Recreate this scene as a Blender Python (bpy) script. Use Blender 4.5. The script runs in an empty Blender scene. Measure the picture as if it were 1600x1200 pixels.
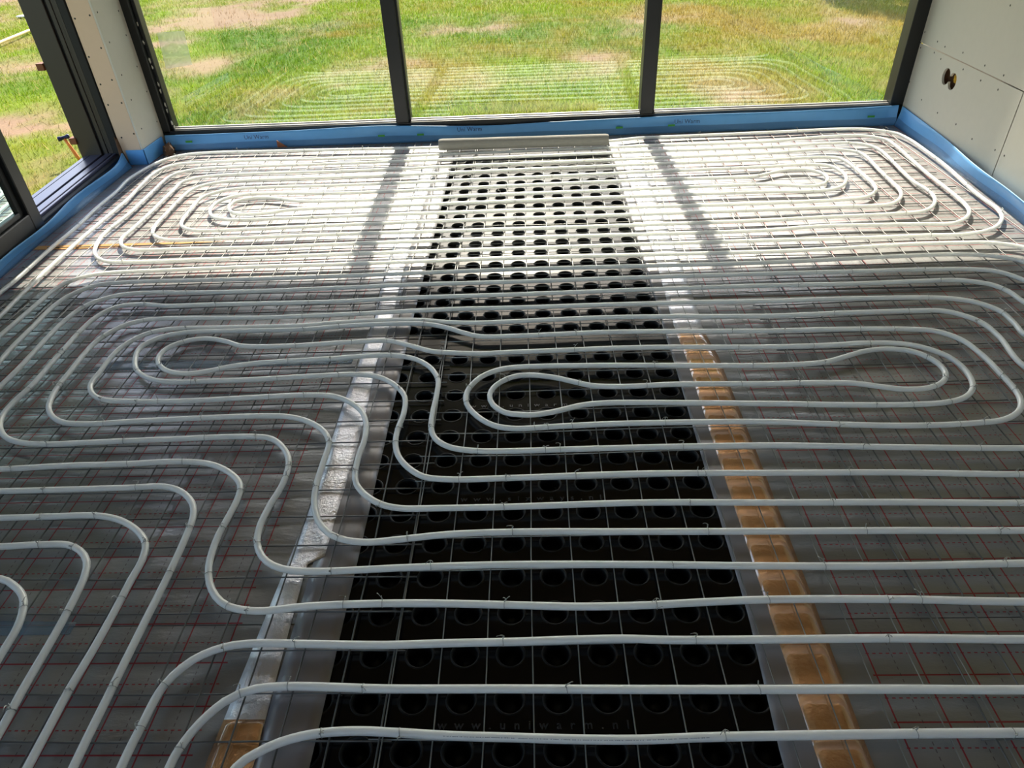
import bpy, math, random
import numpy as np
from mathutils import Matrix, Vector

# ------------------------------------------------------------------ camera, sky, sun, exposure
S = bpy.context.scene
COL = S.collection
PITCH, ROLL, YAW, CAM_H = 0.6361041, -0.0497218, -0.0454581, 1.3793
F_PX = 1076.77

def vec(*a): return np.array(a, float)
_cy, _sy = math.cos(YAW), math.sin(YAW)
_f = vec(_sy*math.cos(PITCH), _cy*math.cos(PITCH), -math.sin(PITCH))
_r = vec(_cy, -_sy, 0); _u = np.cross(_r, _f)
_c, _s = math.cos(ROLL), math.sin(ROLL)
_r, _u = _c*_r+_s*_u, -_s*_r+_c*_u
cam_data = bpy.data.cameras.new('camera')
cam_data.sensor_fit = 'HORIZONTAL'; cam_data.sensor_width = 36.0
cam_data.lens = F_PX/1600*36.0
cam_data.clip_start = 0.02; cam_data.clip_end = 500
cam = bpy.data.objects.new('camera', cam_data); COL.objects.link(cam)
cam.matrix_world = Matrix(((_r[0], _u[0], -_f[0], 0), (_r[1], _u[1], -_f[1], 0), (_r[2], _u[2], -_f[2], CAM_H), (0, 0, 0, 1)))
S.camera = cam

S.view_settings.view_transform = 'Standard'
try: S.view_settings.look = 'None'
except Exception: pass
S.view_settings.gamma = 1.0
S.view_settings.use_curve_mapping = False
S.view_settings.exposure = 1.1

SUN_EL = math.radians(36)
world = bpy.data.worlds.new('sky'); S.world = world; world.use_nodes = True
wn = world.node_tree; wn.nodes.clear()
sky = wn.nodes.new('ShaderNodeTexSky'); sky.sky_type = 'NISHITA'; sky.sun_disc = False
sky.sun_elevation = SUN_EL; sky.sun_rotation = math.radians(-2); sky.air_density = 1.0; sky.dust_density = 1.2; sky.ozone_density = 1.0
bg = wn.nodes.new('ShaderNodeBackground'); bg.inputs['Strength'].default_value = 0.22
wo = wn.nodes.new('ShaderNodeOutputWorld')
tint = wn.nodes.new('ShaderNodeMix'); tint.data_type = 'RGBA'; tint.blend_type = 'MULTIPLY'; tint.inputs[0].default_value = 1; tint.inputs[7].default_value = (1.0, .955, .88, 1)
wn.links.new(sky.outputs[0], tint.inputs[6]); wn.links.new(tint.outputs[2], bg.inputs[0]); wn.links.new(bg.outputs[0], wo.inputs[0])

sun_data = bpy.data.lights.new('sun', 'SUN'); sun_data.energy = 5.6; sun_data.angle = math.radians(0.53)
sun_data.color = (1.0, 0.90, 0.74)
sun = bpy.data.objects.new('sun', sun_data); COL.objects.link(sun)
sun.rotation_euler = Vector((0.028, -1, -math.tan(SUN_EL))).to_track_quat('-Z', 'Y').to_euler()

S.cycles.max_bounces = 10; S.cycles.diffuse_bounces = 5; S.cycles.glossy_bounces = 5; S.cycles.transparent_max_bounces = 16
S.cycles.use_denoising = True
S.cycles.sample_clamp_indirect = 6.0
try: S.cycles.caustics_reflective = False; S.cycles.caustics_refractive = False
except Exception: pass

R = random.Random(7)

# ------------------------------------------------------------------ traced layouts in metres on the floor
C1=[(-1.19,0),(-1.195,0.3),(-1.2,0.6),(-1.212,0.857),(-1.217,0.93),(-1.234,0.982),(-1.257,1.017),(-1.301,1.05),(-1.346,1.069),(-1.8,1.069),(-2.1,1.069),(-2.19,1.1),(-2.225,1.19),(-2.28,1.9),(-2.299,2.581),(-2.3,2.697),(-2.321,2.989),(-2.329,3.268),(-2.352,3.508),(-2.361,3.751),(-2.384,3.946),(-2.371,4.086),(-2.346,4.209),(-2.31,4.295),(-2.247,4.362),(-2.157,4.396),(-2.014,4.406),(-1.762,4.397),(-1.178,4.372),(-0.686,4.349),(-0.123,4.35),(0.478,4.352),(0.596,4.377),(0.677,4.393),(0.917,4.398),(1.235,4.406),(1.633,4.418),(1.832,4.428),(2.025,4.418),(2.126,4.379),(2.21,4.304),(2.236,4.188),(2.237,3.948),(2.227,3.706),(2.19,3.369),(2.184,3.24),(2.183,3.137),(2.164,3.063),(2.123,2.993),(2.057,2.927),(1.971,2.886),(1.88,2.869),(1.714,2.871),(1.546,2.866),(1.043,2.869),(-0.1,2.862),(-0.857,2.857),(-1.267,2.848),(-1.474,2.845),(-1.651,2.841),(-1.86,2.841),(-1.955,2.851),(-2.024,2.891),(-2.078,2.959),(-2.107,3.031),(-2.128,3.108),(-2.138,3.218),(-2.129,3.408),(-2.135,3.571),(-2.143,3.751),(-2.151,3.924),(-2.141,3.992),(-2.114,4.039),(-2.053,4.083),(-1.905,4.107),(-1.671,4.112),(-1.122,4.108),(-0.35,4.114),(0.643,4.131),(1.397,4.138),(1.742,4.165),(1.887,4.155),(1.974,4.091),(1.997,4.013),(1.992,3.87),(1.974,3.666),(1.965,3.496),(1.98,3.388),(1.974,3.316),(1.947,3.244),(1.897,3.176),(1.832,3.131),(1.707,3.114),(1.346,3.101),(1.103,3.086),(-0.103,3.075),(-0.904,3.079),(-1.339,3.074),(-1.558,3.071),(-1.714,3.068),(-1.781,3.076),(-1.838,3.106),(-1.884,3.158),(-1.911,3.233),(-1.923,3.409),(-1.931,3.595),(-1.927,3.717),(-1.9,3.788),(-1.812,3.851),(-1.705,3.867),(-1.594,3.872),(-1.071,3.869),(-0.336,3.882),(0.613,3.91),(1.335,3.917),(1.625,3.93),(1.723,3.903),(1.747,3.826),(1.753,3.703),(1.754,3.576),(1.751,3.47),(1.729,3.406),(1.681,3.35),(1.64,3.324),(1.54,3.307),(1.16,3.29),(-0.3,3.299),(-0.95,3.298),(-1.41,3.294),(-1.51,3.297),(-1.58,3.307),(-1.64,3.336),(-1.685,3.394),(-1.705,3.464),(-1.699,3.543),(-1.667,3.6),(-1.608,3.637),(-1.524,3.653),(-1.018,3.618),(-0.321,3.635),(0.581,3.663),(1.059,3.656),(1.196,3.663),(1.313,3.716),(1.39,3.743),(1.492,3.738),(1.549,3.683),(1.56,3.609),(1.54,3.559),(1.499,3.516),(1.431,3.499),(1.23,3.541),(1.032,3.545),(0.563,3.532),(-0.314,3.519),(-0.994,3.506),(-1.24,3.522),(-1.354,3.559),(-1.432,3.584),(-1.537,3.584),(-1.601,3.544),(-1.613,3.478),(-1.589,3.42),(-1.544,3.378),(-1.465,3.364),(-1.368,3.373),(-1.275,3.403),(-1.177,3.412),(-0.975,3.413),(-0.308,3.421),(0.55,3.435),(1.202,3.439),(1.424,3.429),(1.525,3.442),(1.587,3.481),(1.637,3.554),(1.662,3.633),(1.658,3.722),(1.629,3.786),(1.552,3.815),(1.448,3.82),(1.305,3.808),(0.597,3.785),(-0.328,3.753),(-1.044,3.74),(-1.554,3.747),(-1.695,3.73),(-1.755,3.697),(-1.814,3.622),(-1.812,3.473),(-1.802,3.337),(-1.781,3.254),(-1.73,3.2),(-1.662,3.175),(-1.371,3.173),(-0.927,3.189),(-0.105,3.2),(0.519,3.201),(1.138,3.211),(1.385,3.218),(1.598,3.216),(1.707,3.223),(1.766,3.255),(1.822,3.329),(1.848,3.404),(1.86,3.594),(1.868,3.736),(1.88,3.898),(1.863,3.994),(1.806,4.034),(1.707,4.062),(1.367,4.03),(-0.342,3.99),(-1.093,3.972),(-1.629,3.981),(-1.855,3.97),(-1.96,3.943),(-2.028,3.876),(-2.028,3.741),(-2.016,3.387),(-2.015,3.202),(-2.015,3.1),(-1.995,3.051),(-1.957,3.006),(-1.892,2.974),(-1.795,2.964),(-1.672,2.966),(-1.302,2.958),(-0.88,2.966),(-0.102,2.974),(1.073,2.976),(1.312,3.001),(1.769,2.991),(1.895,2.985),(1.968,3.023),(2.019,3.074),(2.053,3.136),(2.068,3.201),(2.076,3.303),(2.083,3.611),(2.097,3.832),(2.114,4.076),(2.106,4.19),(2.056,4.252),(1.977,4.293),(1.785,4.29),(1.585,4.263),(1.425,4.238),(0.656,4.232),(-0.356,4.215),(-1.142,4.201),(-1.707,4.226),(-1.947,4.221),(-2.106,4.214),(-2.196,4.188),(-2.249,4.125),(-2.27,4.037),(-2.258,3.841),(-2.236,3.635),(-2.232,3.451),(-2.229,3.269),(-2.224,3.071),(-2.204,2.718),(-2.184,2.508),(-2.171,2.377),(-2.165,1.9),(-2.135,1.3),(-2.11,1.205),(-2.05,1.172),(-1.7,1.172),(-1.411,1.172),(-1.307,1.177),(-1.233,1.175),(-1.188,1.155),(-1.152,1.12),(-1.133,1.074),(-1.12,0.969),(-1.115,0.88),(-1.112,0.781),(-1.106,0.689),(-1.1,0.35),(-1.1,0)]
C2=[(-1,0),(-1,0.35),(-1.006,0.617),(-1.008,0.691),(-1.01,0.773),(-1.006,0.884),(-1.007,1.006),(-1.009,1.062),(-1.009,1.121),(-1.024,1.174),(-1.065,1.218),(-1.133,1.258),(-1.208,1.276),(-1.341,1.275),(-1.475,1.273),(-1.7,1.273),(-1.95,1.273),(-2.04,1.3),(-2.07,1.4),(-2.074,1.8),(-2.074,2.223),(-2.071,2.433),(-2.065,2.601),(-2.041,2.661),(-1.983,2.714),(-1.885,2.739),(-1.67,2.747),(-1.238,2.757),(-0.836,2.756),(-0.098,2.768),(1.012,2.757),(1.232,2.764),(1.677,2.788),(1.839,2.786),(1.945,2.782),(2.014,2.761),(2.072,2.723),(2.121,2.613),(2.14,2.463),(2.14,1.846),(2.14,1.09),(2.105,1.005),(2.02,0.97),(1.08,0.97),(0.802,0.98),(0.516,0.983),(0.37,0.978),(0.224,0.971),(0.077,0.97),(-0.07,0.976),(-0.294,0.984),(-0.445,0.983),(-0.557,0.978),(-0.667,0.967),(-0.738,0.981),(-0.778,1.009),(-0.809,1.05),(-0.829,1.099),(-0.838,1.149),(-0.841,1.202),(-0.837,1.265),(-0.835,1.335),(-0.846,1.385),(-0.898,1.438),(-0.972,1.475),(-1.074,1.487),(-1.216,1.481),(-1.409,1.478),(-1.598,1.468),(-1.76,1.468),(-1.83,1.495),(-1.858,1.57),(-1.862,1.72),(-1.862,1.888),(-1.861,1.979),(-1.872,2.182),(-1.874,2.322),(-1.854,2.432),(-1.801,2.498),(-1.727,2.532),(-1.616,2.542),(-1.439,2.532),(-1.165,2.528),(-0.829,2.536),(-0.495,2.547),(-0.095,2.547),(0.433,2.554),(0.955,2.555),(1.341,2.554),(1.596,2.553),(1.781,2.541),(1.859,2.514),(1.913,2.441),(1.954,2.331),(1.97,2.181),(1.97,1.808),(1.97,1.296),(1.935,1.211),(1.85,1.176),(1.196,1.176),(0.888,1.182),(0.573,1.186),(0.253,1.191),(-0.073,1.196),(-0.238,1.191),(-0.36,1.177),(-0.441,1.169),(-0.501,1.177),(-0.552,1.202),(-0.587,1.242),(-0.616,1.312),(-0.627,1.386),(-0.629,1.472),(-0.632,1.557),(-0.658,1.608),(-0.721,1.66),(-0.794,1.687),(-0.899,1.694),(-1.259,1.682),(-1.437,1.672),(-1.521,1.682),(-1.576,1.713),(-1.616,1.76),(-1.637,1.812),(-1.651,1.876),(-1.657,1.971),(-1.664,2.073),(-1.659,2.181),(-1.607,2.28),(-1.545,2.313),(-1.485,2.322),(-1.355,2.321),(-1.096,2.31),(-0.78,2.316),(-0.467,2.331),(-0.279,2.336),(-0.091,2.334),(0.281,2.338),(0.651,2.338),(0.893,2.333),(1.196,2.336),(1.492,2.327),(1.575,2.315),(1.648,2.282),(1.699,2.216),(1.703,2.122),(1.696,2.059),(1.756,1.949),(1.78,1.799),(1.78,1.716),(1.78,1.492),(1.745,1.407),(1.66,1.372),(1.308,1.372),(0.975,1.388),(0.631,1.395),(0.281,1.401),(0.102,1.398),(-0.076,1.393),(-0.256,1.392),(-0.326,1.404),(-0.377,1.444),(-0.412,1.494),(-0.429,1.551),(-0.431,1.616),(-0.424,1.694),(-0.433,1.778),(-0.468,1.835),(-0.531,1.888),(-0.607,1.91),(-0.744,1.908),(-0.963,1.895),(-1.129,1.891),(-1.241,1.89),(-1.335,1.91),(-1.409,1.961),(-1.451,2.033),(-1.469,2.117),(-1.424,2.181),(-1.345,2.211),(-1.189,2.216),(-1.065,2.214),(-0.88,2.214),(-0.748,2.229),(-0.578,2.237),(-0.425,2.231),(-0.342,2.204),(-0.267,2.16),(-0.206,2.133),(-0.088,2.129),(0.262,2.14),(0.608,2.13),(0.834,2.121),(1.061,2.121),(1.336,2.108),(1.411,2.091),(1.468,2.037),(1.492,1.929),(1.494,1.837),(1.491,1.741),(1.476,1.686),(1.445,1.641),(1.383,1.603),(1.292,1.589),(1.104,1.583),(0.877,1.597),(0.692,1.614),(0.406,1.62),(0.213,1.619),(0.066,1.613),(-0.08,1.607),(-0.139,1.625),(-0.191,1.671),(-0.228,1.737),(-0.23,1.798),(-0.192,1.875),(-0.139,1.914),(-0.085,1.929),(0.188,1.931),(0.457,1.92),(0.774,1.907),(0.962,1.918),(1.054,1.952),(1.129,1.98),(1.218,1.986),(1.286,1.961),(1.326,1.897),(1.325,1.842),(1.296,1.796),(1.234,1.764),(1.157,1.76),(1.09,1.776),(1.021,1.796),(0.898,1.804),(0.746,1.805),(0.439,1.813),(0.283,1.807),(0.179,1.816),(0.118,1.841),(0.049,1.869),(-0.03,1.883),(-0.084,1.874),(-0.136,1.83),(-0.155,1.778),(-0.143,1.727),(-0.101,1.684),(-0.051,1.672),(-0.011,1.671),(0.043,1.682),(0.145,1.715),(0.223,1.723),(0.323,1.721),(0.717,1.702),(0.957,1.687),(1.148,1.682),(1.247,1.688),(1.32,1.711),(1.368,1.756),(1.388,1.806),(1.394,1.866),(1.378,1.932),(1.334,1.982),(1.267,2.015),(1.137,2.027),(1.025,2.02),(0.805,2.018),(0.365,2.034),(0.083,2.028),(-0.086,2.024),(-0.2,2.02),(-0.314,2.031),(-0.373,2.042),(-0.466,2.087),(-0.546,2.119),(-0.676,2.116),(-0.882,2.102),(-1.029,2.102),(-1.092,2.111),(-1.165,2.147),(-1.245,2.166),(-1.319,2.148),(-1.365,2.102),(-1.368,2.039),(-1.34,1.99),(-1.285,1.952),(-1.215,1.938),(-1.152,1.951),(-1.077,1.977),(-0.994,1.993),(-0.826,2.006),(-0.712,2.012),(-0.6,2.023),(-0.515,2.023),(-0.436,2),(-0.373,1.948),(-0.334,1.871),(-0.329,1.791),(-0.332,1.691),(-0.328,1.613),(-0.311,1.568),(-0.269,1.53),(-0.197,1.51),(-0.078,1.505),(0.062,1.507),(0.295,1.51),(0.663,1.508),(1.019,1.49),(1.366,1.476),(1.56,1.476),(1.645,1.511),(1.68,1.596),(1.68,1.672),(1.68,1.609),(1.655,1.759),(1.589,1.869),(1.605,2.042),(1.597,2.132),(1.567,2.182),(1.504,2.226),(1.392,2.234),(1.158,2.232),(0.863,2.224),(0.511,2.238),(0.272,2.243),(-0.09,2.232),(-0.211,2.228),(-0.333,2.238),(-0.428,2.257),(-0.582,2.265),(-0.755,2.257),(-0.888,2.242),(-1.074,2.241),(-1.199,2.242),(-1.346,2.246),(-1.419,2.24),(-1.474,2.222),(-1.512,2.185),(-1.543,2.121),(-1.551,2.047),(-1.545,1.957),(-1.541,1.89),(-1.507,1.834),(-1.455,1.801),(-1.361,1.787),(-1.196,1.781),(-0.931,1.793),(-0.771,1.799),(-0.673,1.79),(-0.614,1.759),(-0.562,1.707),(-0.537,1.65),(-0.526,1.574),(-0.529,1.489),(-0.526,1.428),(-0.515,1.383),(-0.482,1.339),(-0.431,1.301),(-0.376,1.285),(-0.289,1.283),(-0.075,1.284),(0.266,1.291),(0.6,1.284),(0.929,1.278),(1.248,1.268),(1.76,1.268),(1.845,1.303),(1.88,1.388),(1.88,1.772),(1.88,2.015),(1.863,2.165),(1.819,2.275),(1.807,2.359),(1.775,2.412),(1.675,2.455),(1.553,2.458),(1.239,2.451),(0.928,2.456),(0.42,2.45),(-0.093,2.439),(-0.481,2.436),(-0.804,2.422),(-1.131,2.422),(-1.33,2.425),(-1.497,2.423),(-1.618,2.443),(-1.705,2.429),(-1.752,2.363),(-1.767,2.243),(-1.762,2.141),(-1.759,2.056),(-1.75,1.891),(-1.757,1.79),(-1.749,1.716),(-1.71,1.65),(-1.661,1.608),(-1.596,1.585),(-1.514,1.577),(-1.364,1.582),(-1.165,1.588),(-0.867,1.593),(-0.813,1.58),(-0.759,1.529),(-0.732,1.475),(-0.724,1.388),(-0.737,1.298),(-0.74,1.222),(-0.728,1.168),(-0.702,1.126),(-0.665,1.098),(-0.616,1.083),(-0.544,1.079),(-0.307,1.088),(-0.072,1.092),(0.239,1.087),(0.543,1.078),(0.842,1.073),(1.14,1.076),(1.94,1.076),(2.025,1.111),(2.06,1.196),(2.06,1.836),(2.06,2.335),(2.043,2.485),(2,2.595),(1.926,2.647),(1.785,2.678),(1.521,2.677),(0.983,2.655),(-0.097,2.658),(-0.812,2.643),(-1.2,2.637),(-1.483,2.642),(-1.766,2.642),(-1.897,2.62),(-1.964,2.545),(-1.987,2.452),(-1.98,2.279),(-1.971,2.107),(-1.963,2.048),(-1.962,1.8),(-1.96,1.5),(-1.93,1.41),(-1.84,1.376),(-1.7,1.376),(-1.539,1.376),(-1.353,1.378),(-1.168,1.381),(-1.064,1.383),(-1.009,1.363),(-0.959,1.319),(-0.935,1.267),(-0.927,1.204),(-0.921,1.08),(-0.92,0.935),(-0.918,0.78),(-0.915,0.616),(-0.9,0.35),(-0.9,0)]
C3=[(-0.8,0),(-0.8,0.35),(-0.82,0.616),(-0.817,0.694),(-0.807,0.786),(-0.77,0.842),(-0.71,0.874),(-0.641,0.883),(-0.55,0.881),(-0.351,0.876),(-0.21,0.879),(-0.068,0.881),(0.072,0.885),(0.177,0.886),(0.281,0.882),(0.488,0.881),(0.76,0.881),(1.026,0.876),(1.7,0.876),(1.97,0.875),(2.05,0.85),(2.08,0.75),(2.08,0.5),(2.04,0.39),(1.95,0.36),(1,0.37),(0,0.37),(-0.45,0.37),(-0.55,0.41),(-0.61,0.5),(-0.595,0.616),(-0.564,0.643),(-0.523,0.664),(-0.463,0.68),(-0.384,0.686),(-0.287,0.682),(-0.191,0.676),(-0.065,0.672),(0.06,0.668),(0.183,0.667),(0.307,0.671),(0.43,0.673),(0.674,0.676),(0.914,0.677),(1.5,0.675),(1.8,0.66),(1.89,0.67),(1.92,0.715),(1.89,0.76),(1.8,0.77),(1.5,0.765),(0.963,0.763),(0.712,0.766),(0.456,0.767),(0.197,0.769),(-0.067,0.772),(-0.334,0.774),(-0.436,0.778),(-0.539,0.781),(-0.606,0.776),(-0.637,0.766),(-0.665,0.747),(-0.699,0.703),(-0.72,0.652),(-0.725,0.616),(-0.71,0.35),(-0.7,0)]
TIES=[(-0.73,1.453),(-0.714,1.421),(-0.724,1.162),(-0.616,1.365),(-0.527,1.422),(-0.429,1.303),(-0.525,1.19),(-0.339,1.182),(-0.081,1.194),(-0.509,1.087),(-0.28,1.096),(-0.859,1.57),(-0.431,1.551),(-0.176,1.509),(-0.23,1.399),(-0.1,1.398),(-0.092,1.288),(-0.002,1.603),(0.095,1.603),(0.381,1.597),(0.062,1.505),(0.028,1.501),(0.41,1.509),(0.448,1.407),(0.094,1.406),(0.453,1.404),(0.394,1.301),(0.422,1.189),(0.309,1.094),(0.266,0.981),(0.888,1.593),(1.147,1.584),(0.927,1.5),(1.248,1.48),(0.844,1.397),(1.293,1.368),(0.773,1.283),(1.222,1.27),(0.822,1.183),(1.131,1.177),(0.674,1.08),(1.101,1.081),(0.791,0.979),(0.863,0.973),(0.521,0.977),(-1.078,0.732),(-1.119,0.967),(-1.006,1.005),(-0.709,0.884),(-0.806,0.786),(-0.92,0.783),(-1.017,0.776),(-0.823,0.693),(-0.72,0.646),(-0.645,0.768),(-1.11,0.732),(-0.459,0.985),(-0.378,0.984),(-0.08,0.98),(-0.547,0.885),(-0.092,0.881),(-0.545,0.78),(-0.368,0.776),(-0.447,0.685),(-0.286,0.682),(0.268,0.974),(0.329,0.878),(0.046,0.77),(0.432,0.769),(0.356,0.673),(0.747,0.882),(0.704,0.677),(0.899,0.676),(-1.514,1.577),(-1.274,1.582),(-1.018,1.595),(-1.563,1.475),(-1.217,1.483),(-1.057,1.484),(-1.404,1.379),(-1.136,1.39),(-1.363,1.276),(-1.207,1.275),(-1.309,1.174),(-1.207,1.166),(-1.024,1.174),(-0.836,1.353),(-0.838,1.218),(-0.935,1.224),(-0.923,1.086),(-0.734,0.994),(-0.685,0.976),(-1.238,0.988),(-0.813,1.073),(-1.382,2.636),(-1.467,2.534),(-1.6,2.434),(-1.562,2.545),(-1.301,2.418),(-1.54,2.33),(-1.666,2.195),(-1.873,2.433),(-1.761,2.073),(-1.761,2.231),(-1.65,1.887),(-1.776,2.09),(-1.767,1.862),(-1.346,2.235),(-1.494,2.251),(-1.319,2.148),(-1.117,1.949),(-1.187,1.895),(-1.173,1.906),(-1.32,1.792),(-1.253,1.739),(-1.39,1.684),(-1.074,1.69),(-1.271,1.576),(-1.669,1.877),(-1.481,1.747),(-1.394,1.98),(-1.339,1.986),(-0.922,2.423),(-0.911,2.313),(-0.754,2.22),(-0.878,2.207),(-0.666,2.101),(-0.89,2.115),(-0.546,2.117),(-0.884,2.007),(-0.722,2.004),(-0.888,1.902),(-0.684,1.906),(-0.523,2.003),(-0.418,2.236),(-0.326,2.035),(-0.331,1.862),(-0.464,1.807),(-0.431,1.616),(-0.328,1.613),(-0.631,1.563),(-0.897,1.801),(-0.769,1.79),(-0.926,2.656),(-0.688,2.296),(-0.22,1.815),(-0.215,1.736),(-0.106,1.872),(0.655,2.549),(0.006,2.147),(0.136,2.168),(0.405,1.933),(0.149,1.84),(0.696,2.115),(0.698,2.031),(0.721,1.905),(0.664,1.806),(0.661,2.45),(0.129,2.044),(0.357,1.818),(0.036,1.572),(0.891,2.123),(0.963,2.019),(0.963,1.902),(1.277,2.1),(1.149,2.031),(0.848,1.806),(0.832,1.693),(1.046,1.692),(1.14,1.686),(0.892,1.598),(1.242,1.581),(1.243,1.784),(1.305,1.809),(1.323,1.936),(1.466,1.81),(1.497,1.741),(1.371,1.762),(1.264,1.684),(1.319,1.605),(1.589,2.145),(1.711,2.206),(1.815,2.374),(1.591,2.46),(1.37,2.238),(1.152,2.01),(1.159,2.114),(1.051,2.449),(1.108,2.223),(1.49,2.322),(1.141,2.53),(1.299,2.577),(1.586,2.559)]


# ------------------------------------------------------------------ mesh helpers
class MB:
    def __init__(self): self.v = []; self.f = []
    def add(self, vs, fs):
        n = len(self.v); self.v += [tuple(map(float, p)) for p in vs]; self.f += [tuple(i+n for i in q) for q in fs]; return self
    def box(self, a, b, m=None):
        x0, y0, z0 = a; x1, y1, z1 = b
        vs = [(x0,y0,z0),(x1,y0,z0),(x1,y1,z0),(x0,y1,z0),(x0,y0,z1),(x1,y0,z1),(x1,y1,z1),(x0,y1,z1)]
        if m is not None: vs = [tuple(m @ Vector(p)) for p in vs]
        return self.add(vs, [(3,2,1,0),(4,5,6,7),(0,1,5,4),(1,2,6,5),(2,3,7,6),(3,0,4,7)])
    def bevbox(self, a, b, w=.004, m=None):
        # box with chamfered edges (24 vertices)
        x0, y0, z0 = a; x1, y1, z1 = b
        w = min(w, (x1-x0)*.45, (y1-y0)*.45, (z1-z0)*.45)
        vs = []; idx = {}
        for i, sx in enumerate((0, 1)):
            for j, sy in enumerate((0, 1)):
                for k, sz in enumerate((0, 1)):
                    X = (x0, x1)[sx]; Y = (y0, y1)[sy]; Z = (z0, z1)[sz]
                    dx = w*(1-2*sx); dy = w*(1-2*sy); dz = w*(1-2*sz)
                    for ax in range(3):
                        p = [X+dx, Y+dy, Z+dz]; p[ax] = (X, Y, Z)[ax]
                        idx[(sx, sy, sz, ax)] = len(vs); vs.append(tuple(p))
        g = lambda *a: idx[a]
        fs = []
        for s in (0, 1):
            q = [g(s,0,0,0), g(s,1,0,0), g(s,1,1,0), g(s,0,1,0)]; fs.append(q if s else q[::-1])
            q = [g(0,s,0,1), g(0,s,1,1), g(1,s,1,1), g(1,s,0,1)]; fs.append(q if s else q[::-1])
            q = [g(0,0,s,2), g(1,0,s,2), g(1,1,s,2), g(0,1,s,2)]; fs.append(q if s else q[::-1])
        for s in (0, 1):
            for t in (0, 1):
                fs.append([g(s,t,0,0), g(s,t,0,1), g(s,t,1,1), g(s,t,1,0)])
                fs.append([g(s,0,t,0), g(s,0,t,2), g(s,1,t,2), g(s,1,t,0)])
                fs.append([g(0,s,t,1), g(0,s,t,2), g(1,s,t,2), g(1,s,t,1)])
        for a_ in (0, 1):
            for b_ in (0, 1):
                for c_ in (0, 1):
                    fs.append([g(a_,b_,c_,0), g(a_,b_,c_,1), g(a_,b_,c_,2)])
        if m is not None: vs = [tuple(m @ Vector(p)) for p in vs]
        return self.add(vs, fs)
    def tube(self, pts, r, n=8, caps=True):
        P = np.array(pts, float); k = len(P)
        rr = np.full(k, r) if np.isscalar(r) else np.array(r, float)
        T = np.gradient(P, axis=0); T /= np.linalg.norm(T, axis=1)[:, None]+1e-12
        up = vec(0,0,1) if abs(T[0][2]) < .9 else vec(1,0,0)
        u = np.cross(up, T[0]); u /= np.linalg.norm(u)
        vs = []
        for i in range(k):
            u = u - T[i]*np.dot(u, T[i]); u /= np.linalg.norm(u)
            w = np.cross(T[i], u)
            for j in range(n):
                a = 2*math.pi*j/n
                vs.append(P[i]+rr[i]*(math.cos(a)*u+math.sin(a)*w))
        fs = []
        for i in range(k-1):
            for j in range(n):
                j2 = (j+1) % n
                fs.append((i*n+j, i*n+j2, (i+1)*n+j2, (i+1)*n+j))
        if caps: fs += [tuple(range(n))[::-1], tuple((k-1)*n+j for j in range(n))]
        return self.add(vs, fs)
    def grid(self, fn, nu, nv):
        vs = [fn(i/nu, j/nv) for j in range(nv+1) for i in range(nu+1)]
        fs = [(j*(nu+1)+i, j*(nu+1)+i+1, (j+1)*(nu+1)+i+1, (j+1)*(nu+1)+i) for j in range(nv) for i in range(nu)]
        return self.add(vs, fs)
    def mesh(self, name, mat, smooth=False):
        me = bpy.data.meshes.new(name); me.from_pydata(self.v, [], self.f); me.update()
        if smooth: me.polygons.foreach_set('use_smooth', [True]*len(me.polygons))
        if mat: me.materials.append(mat)
        return me
    def build(self, name, mat, parent=None, smooth=False):
        return link(name, self.mesh(name, mat, smooth), parent)

def link(name, data, parent=None, loc=None, rz=0):
    o = bpy.data.objects.new(name, data); COL.objects.link(o)
    if parent: o.parent = parent
    if loc is not None: o.location = loc
    if rz: o.rotation_euler = (0, 0, rz)
    return o
def tag(o, label, cat, group=None):
    o['label'] = label; o['category'] = cat
    if group: o['group'] = group
    return o
def struct(o): o['kind'] = 'structure'; return o
def empty(name, loc=(0, 0, 0)): return link(name, None, None, loc)

def text_mesh(body, size, mat, parent, loc, rot=(0, 0, 0), space=1.0, extrude=.0004, bevel=0.0, width=None):
    cu = bpy.data.curves.new('lettering', 'FONT'); cu.body = body; cu.size = size; cu.space_character = space
    cu.extrude = extrude; cu.bevel_depth = bevel; cu.align_x = 'CENTER'; cu.align_y = 'CENTER'; cu.resolution_u = 2
    tmp = bpy.data.objects.new('lettering_tmp', cu); COL.objects.link(tmp)
    if width:
        w = []
        for q in (1.0, 2.0):
            cu.space_character = q; bpy.context.view_layer.update(); w.append(tmp.evaluated_get(bpy.context.evaluated_depsgraph_get()).dimensions.x)
        cu.space_character = 1+(width-w[0])/max(w[1]-w[0], 1e-6); bpy.context.view_layer.update()
    me = bpy.data.meshes.new_from_object(tmp.evaluated_get(bpy.context.evaluated_depsgraph_get()))
    bpy.data.objects.remove(tmp); me.name = 'lettering'; me.materials.clear(); me.materials.append(mat)
    o = link('lettering', me, parent, loc); o.rotation_euler = rot; return o

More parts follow.
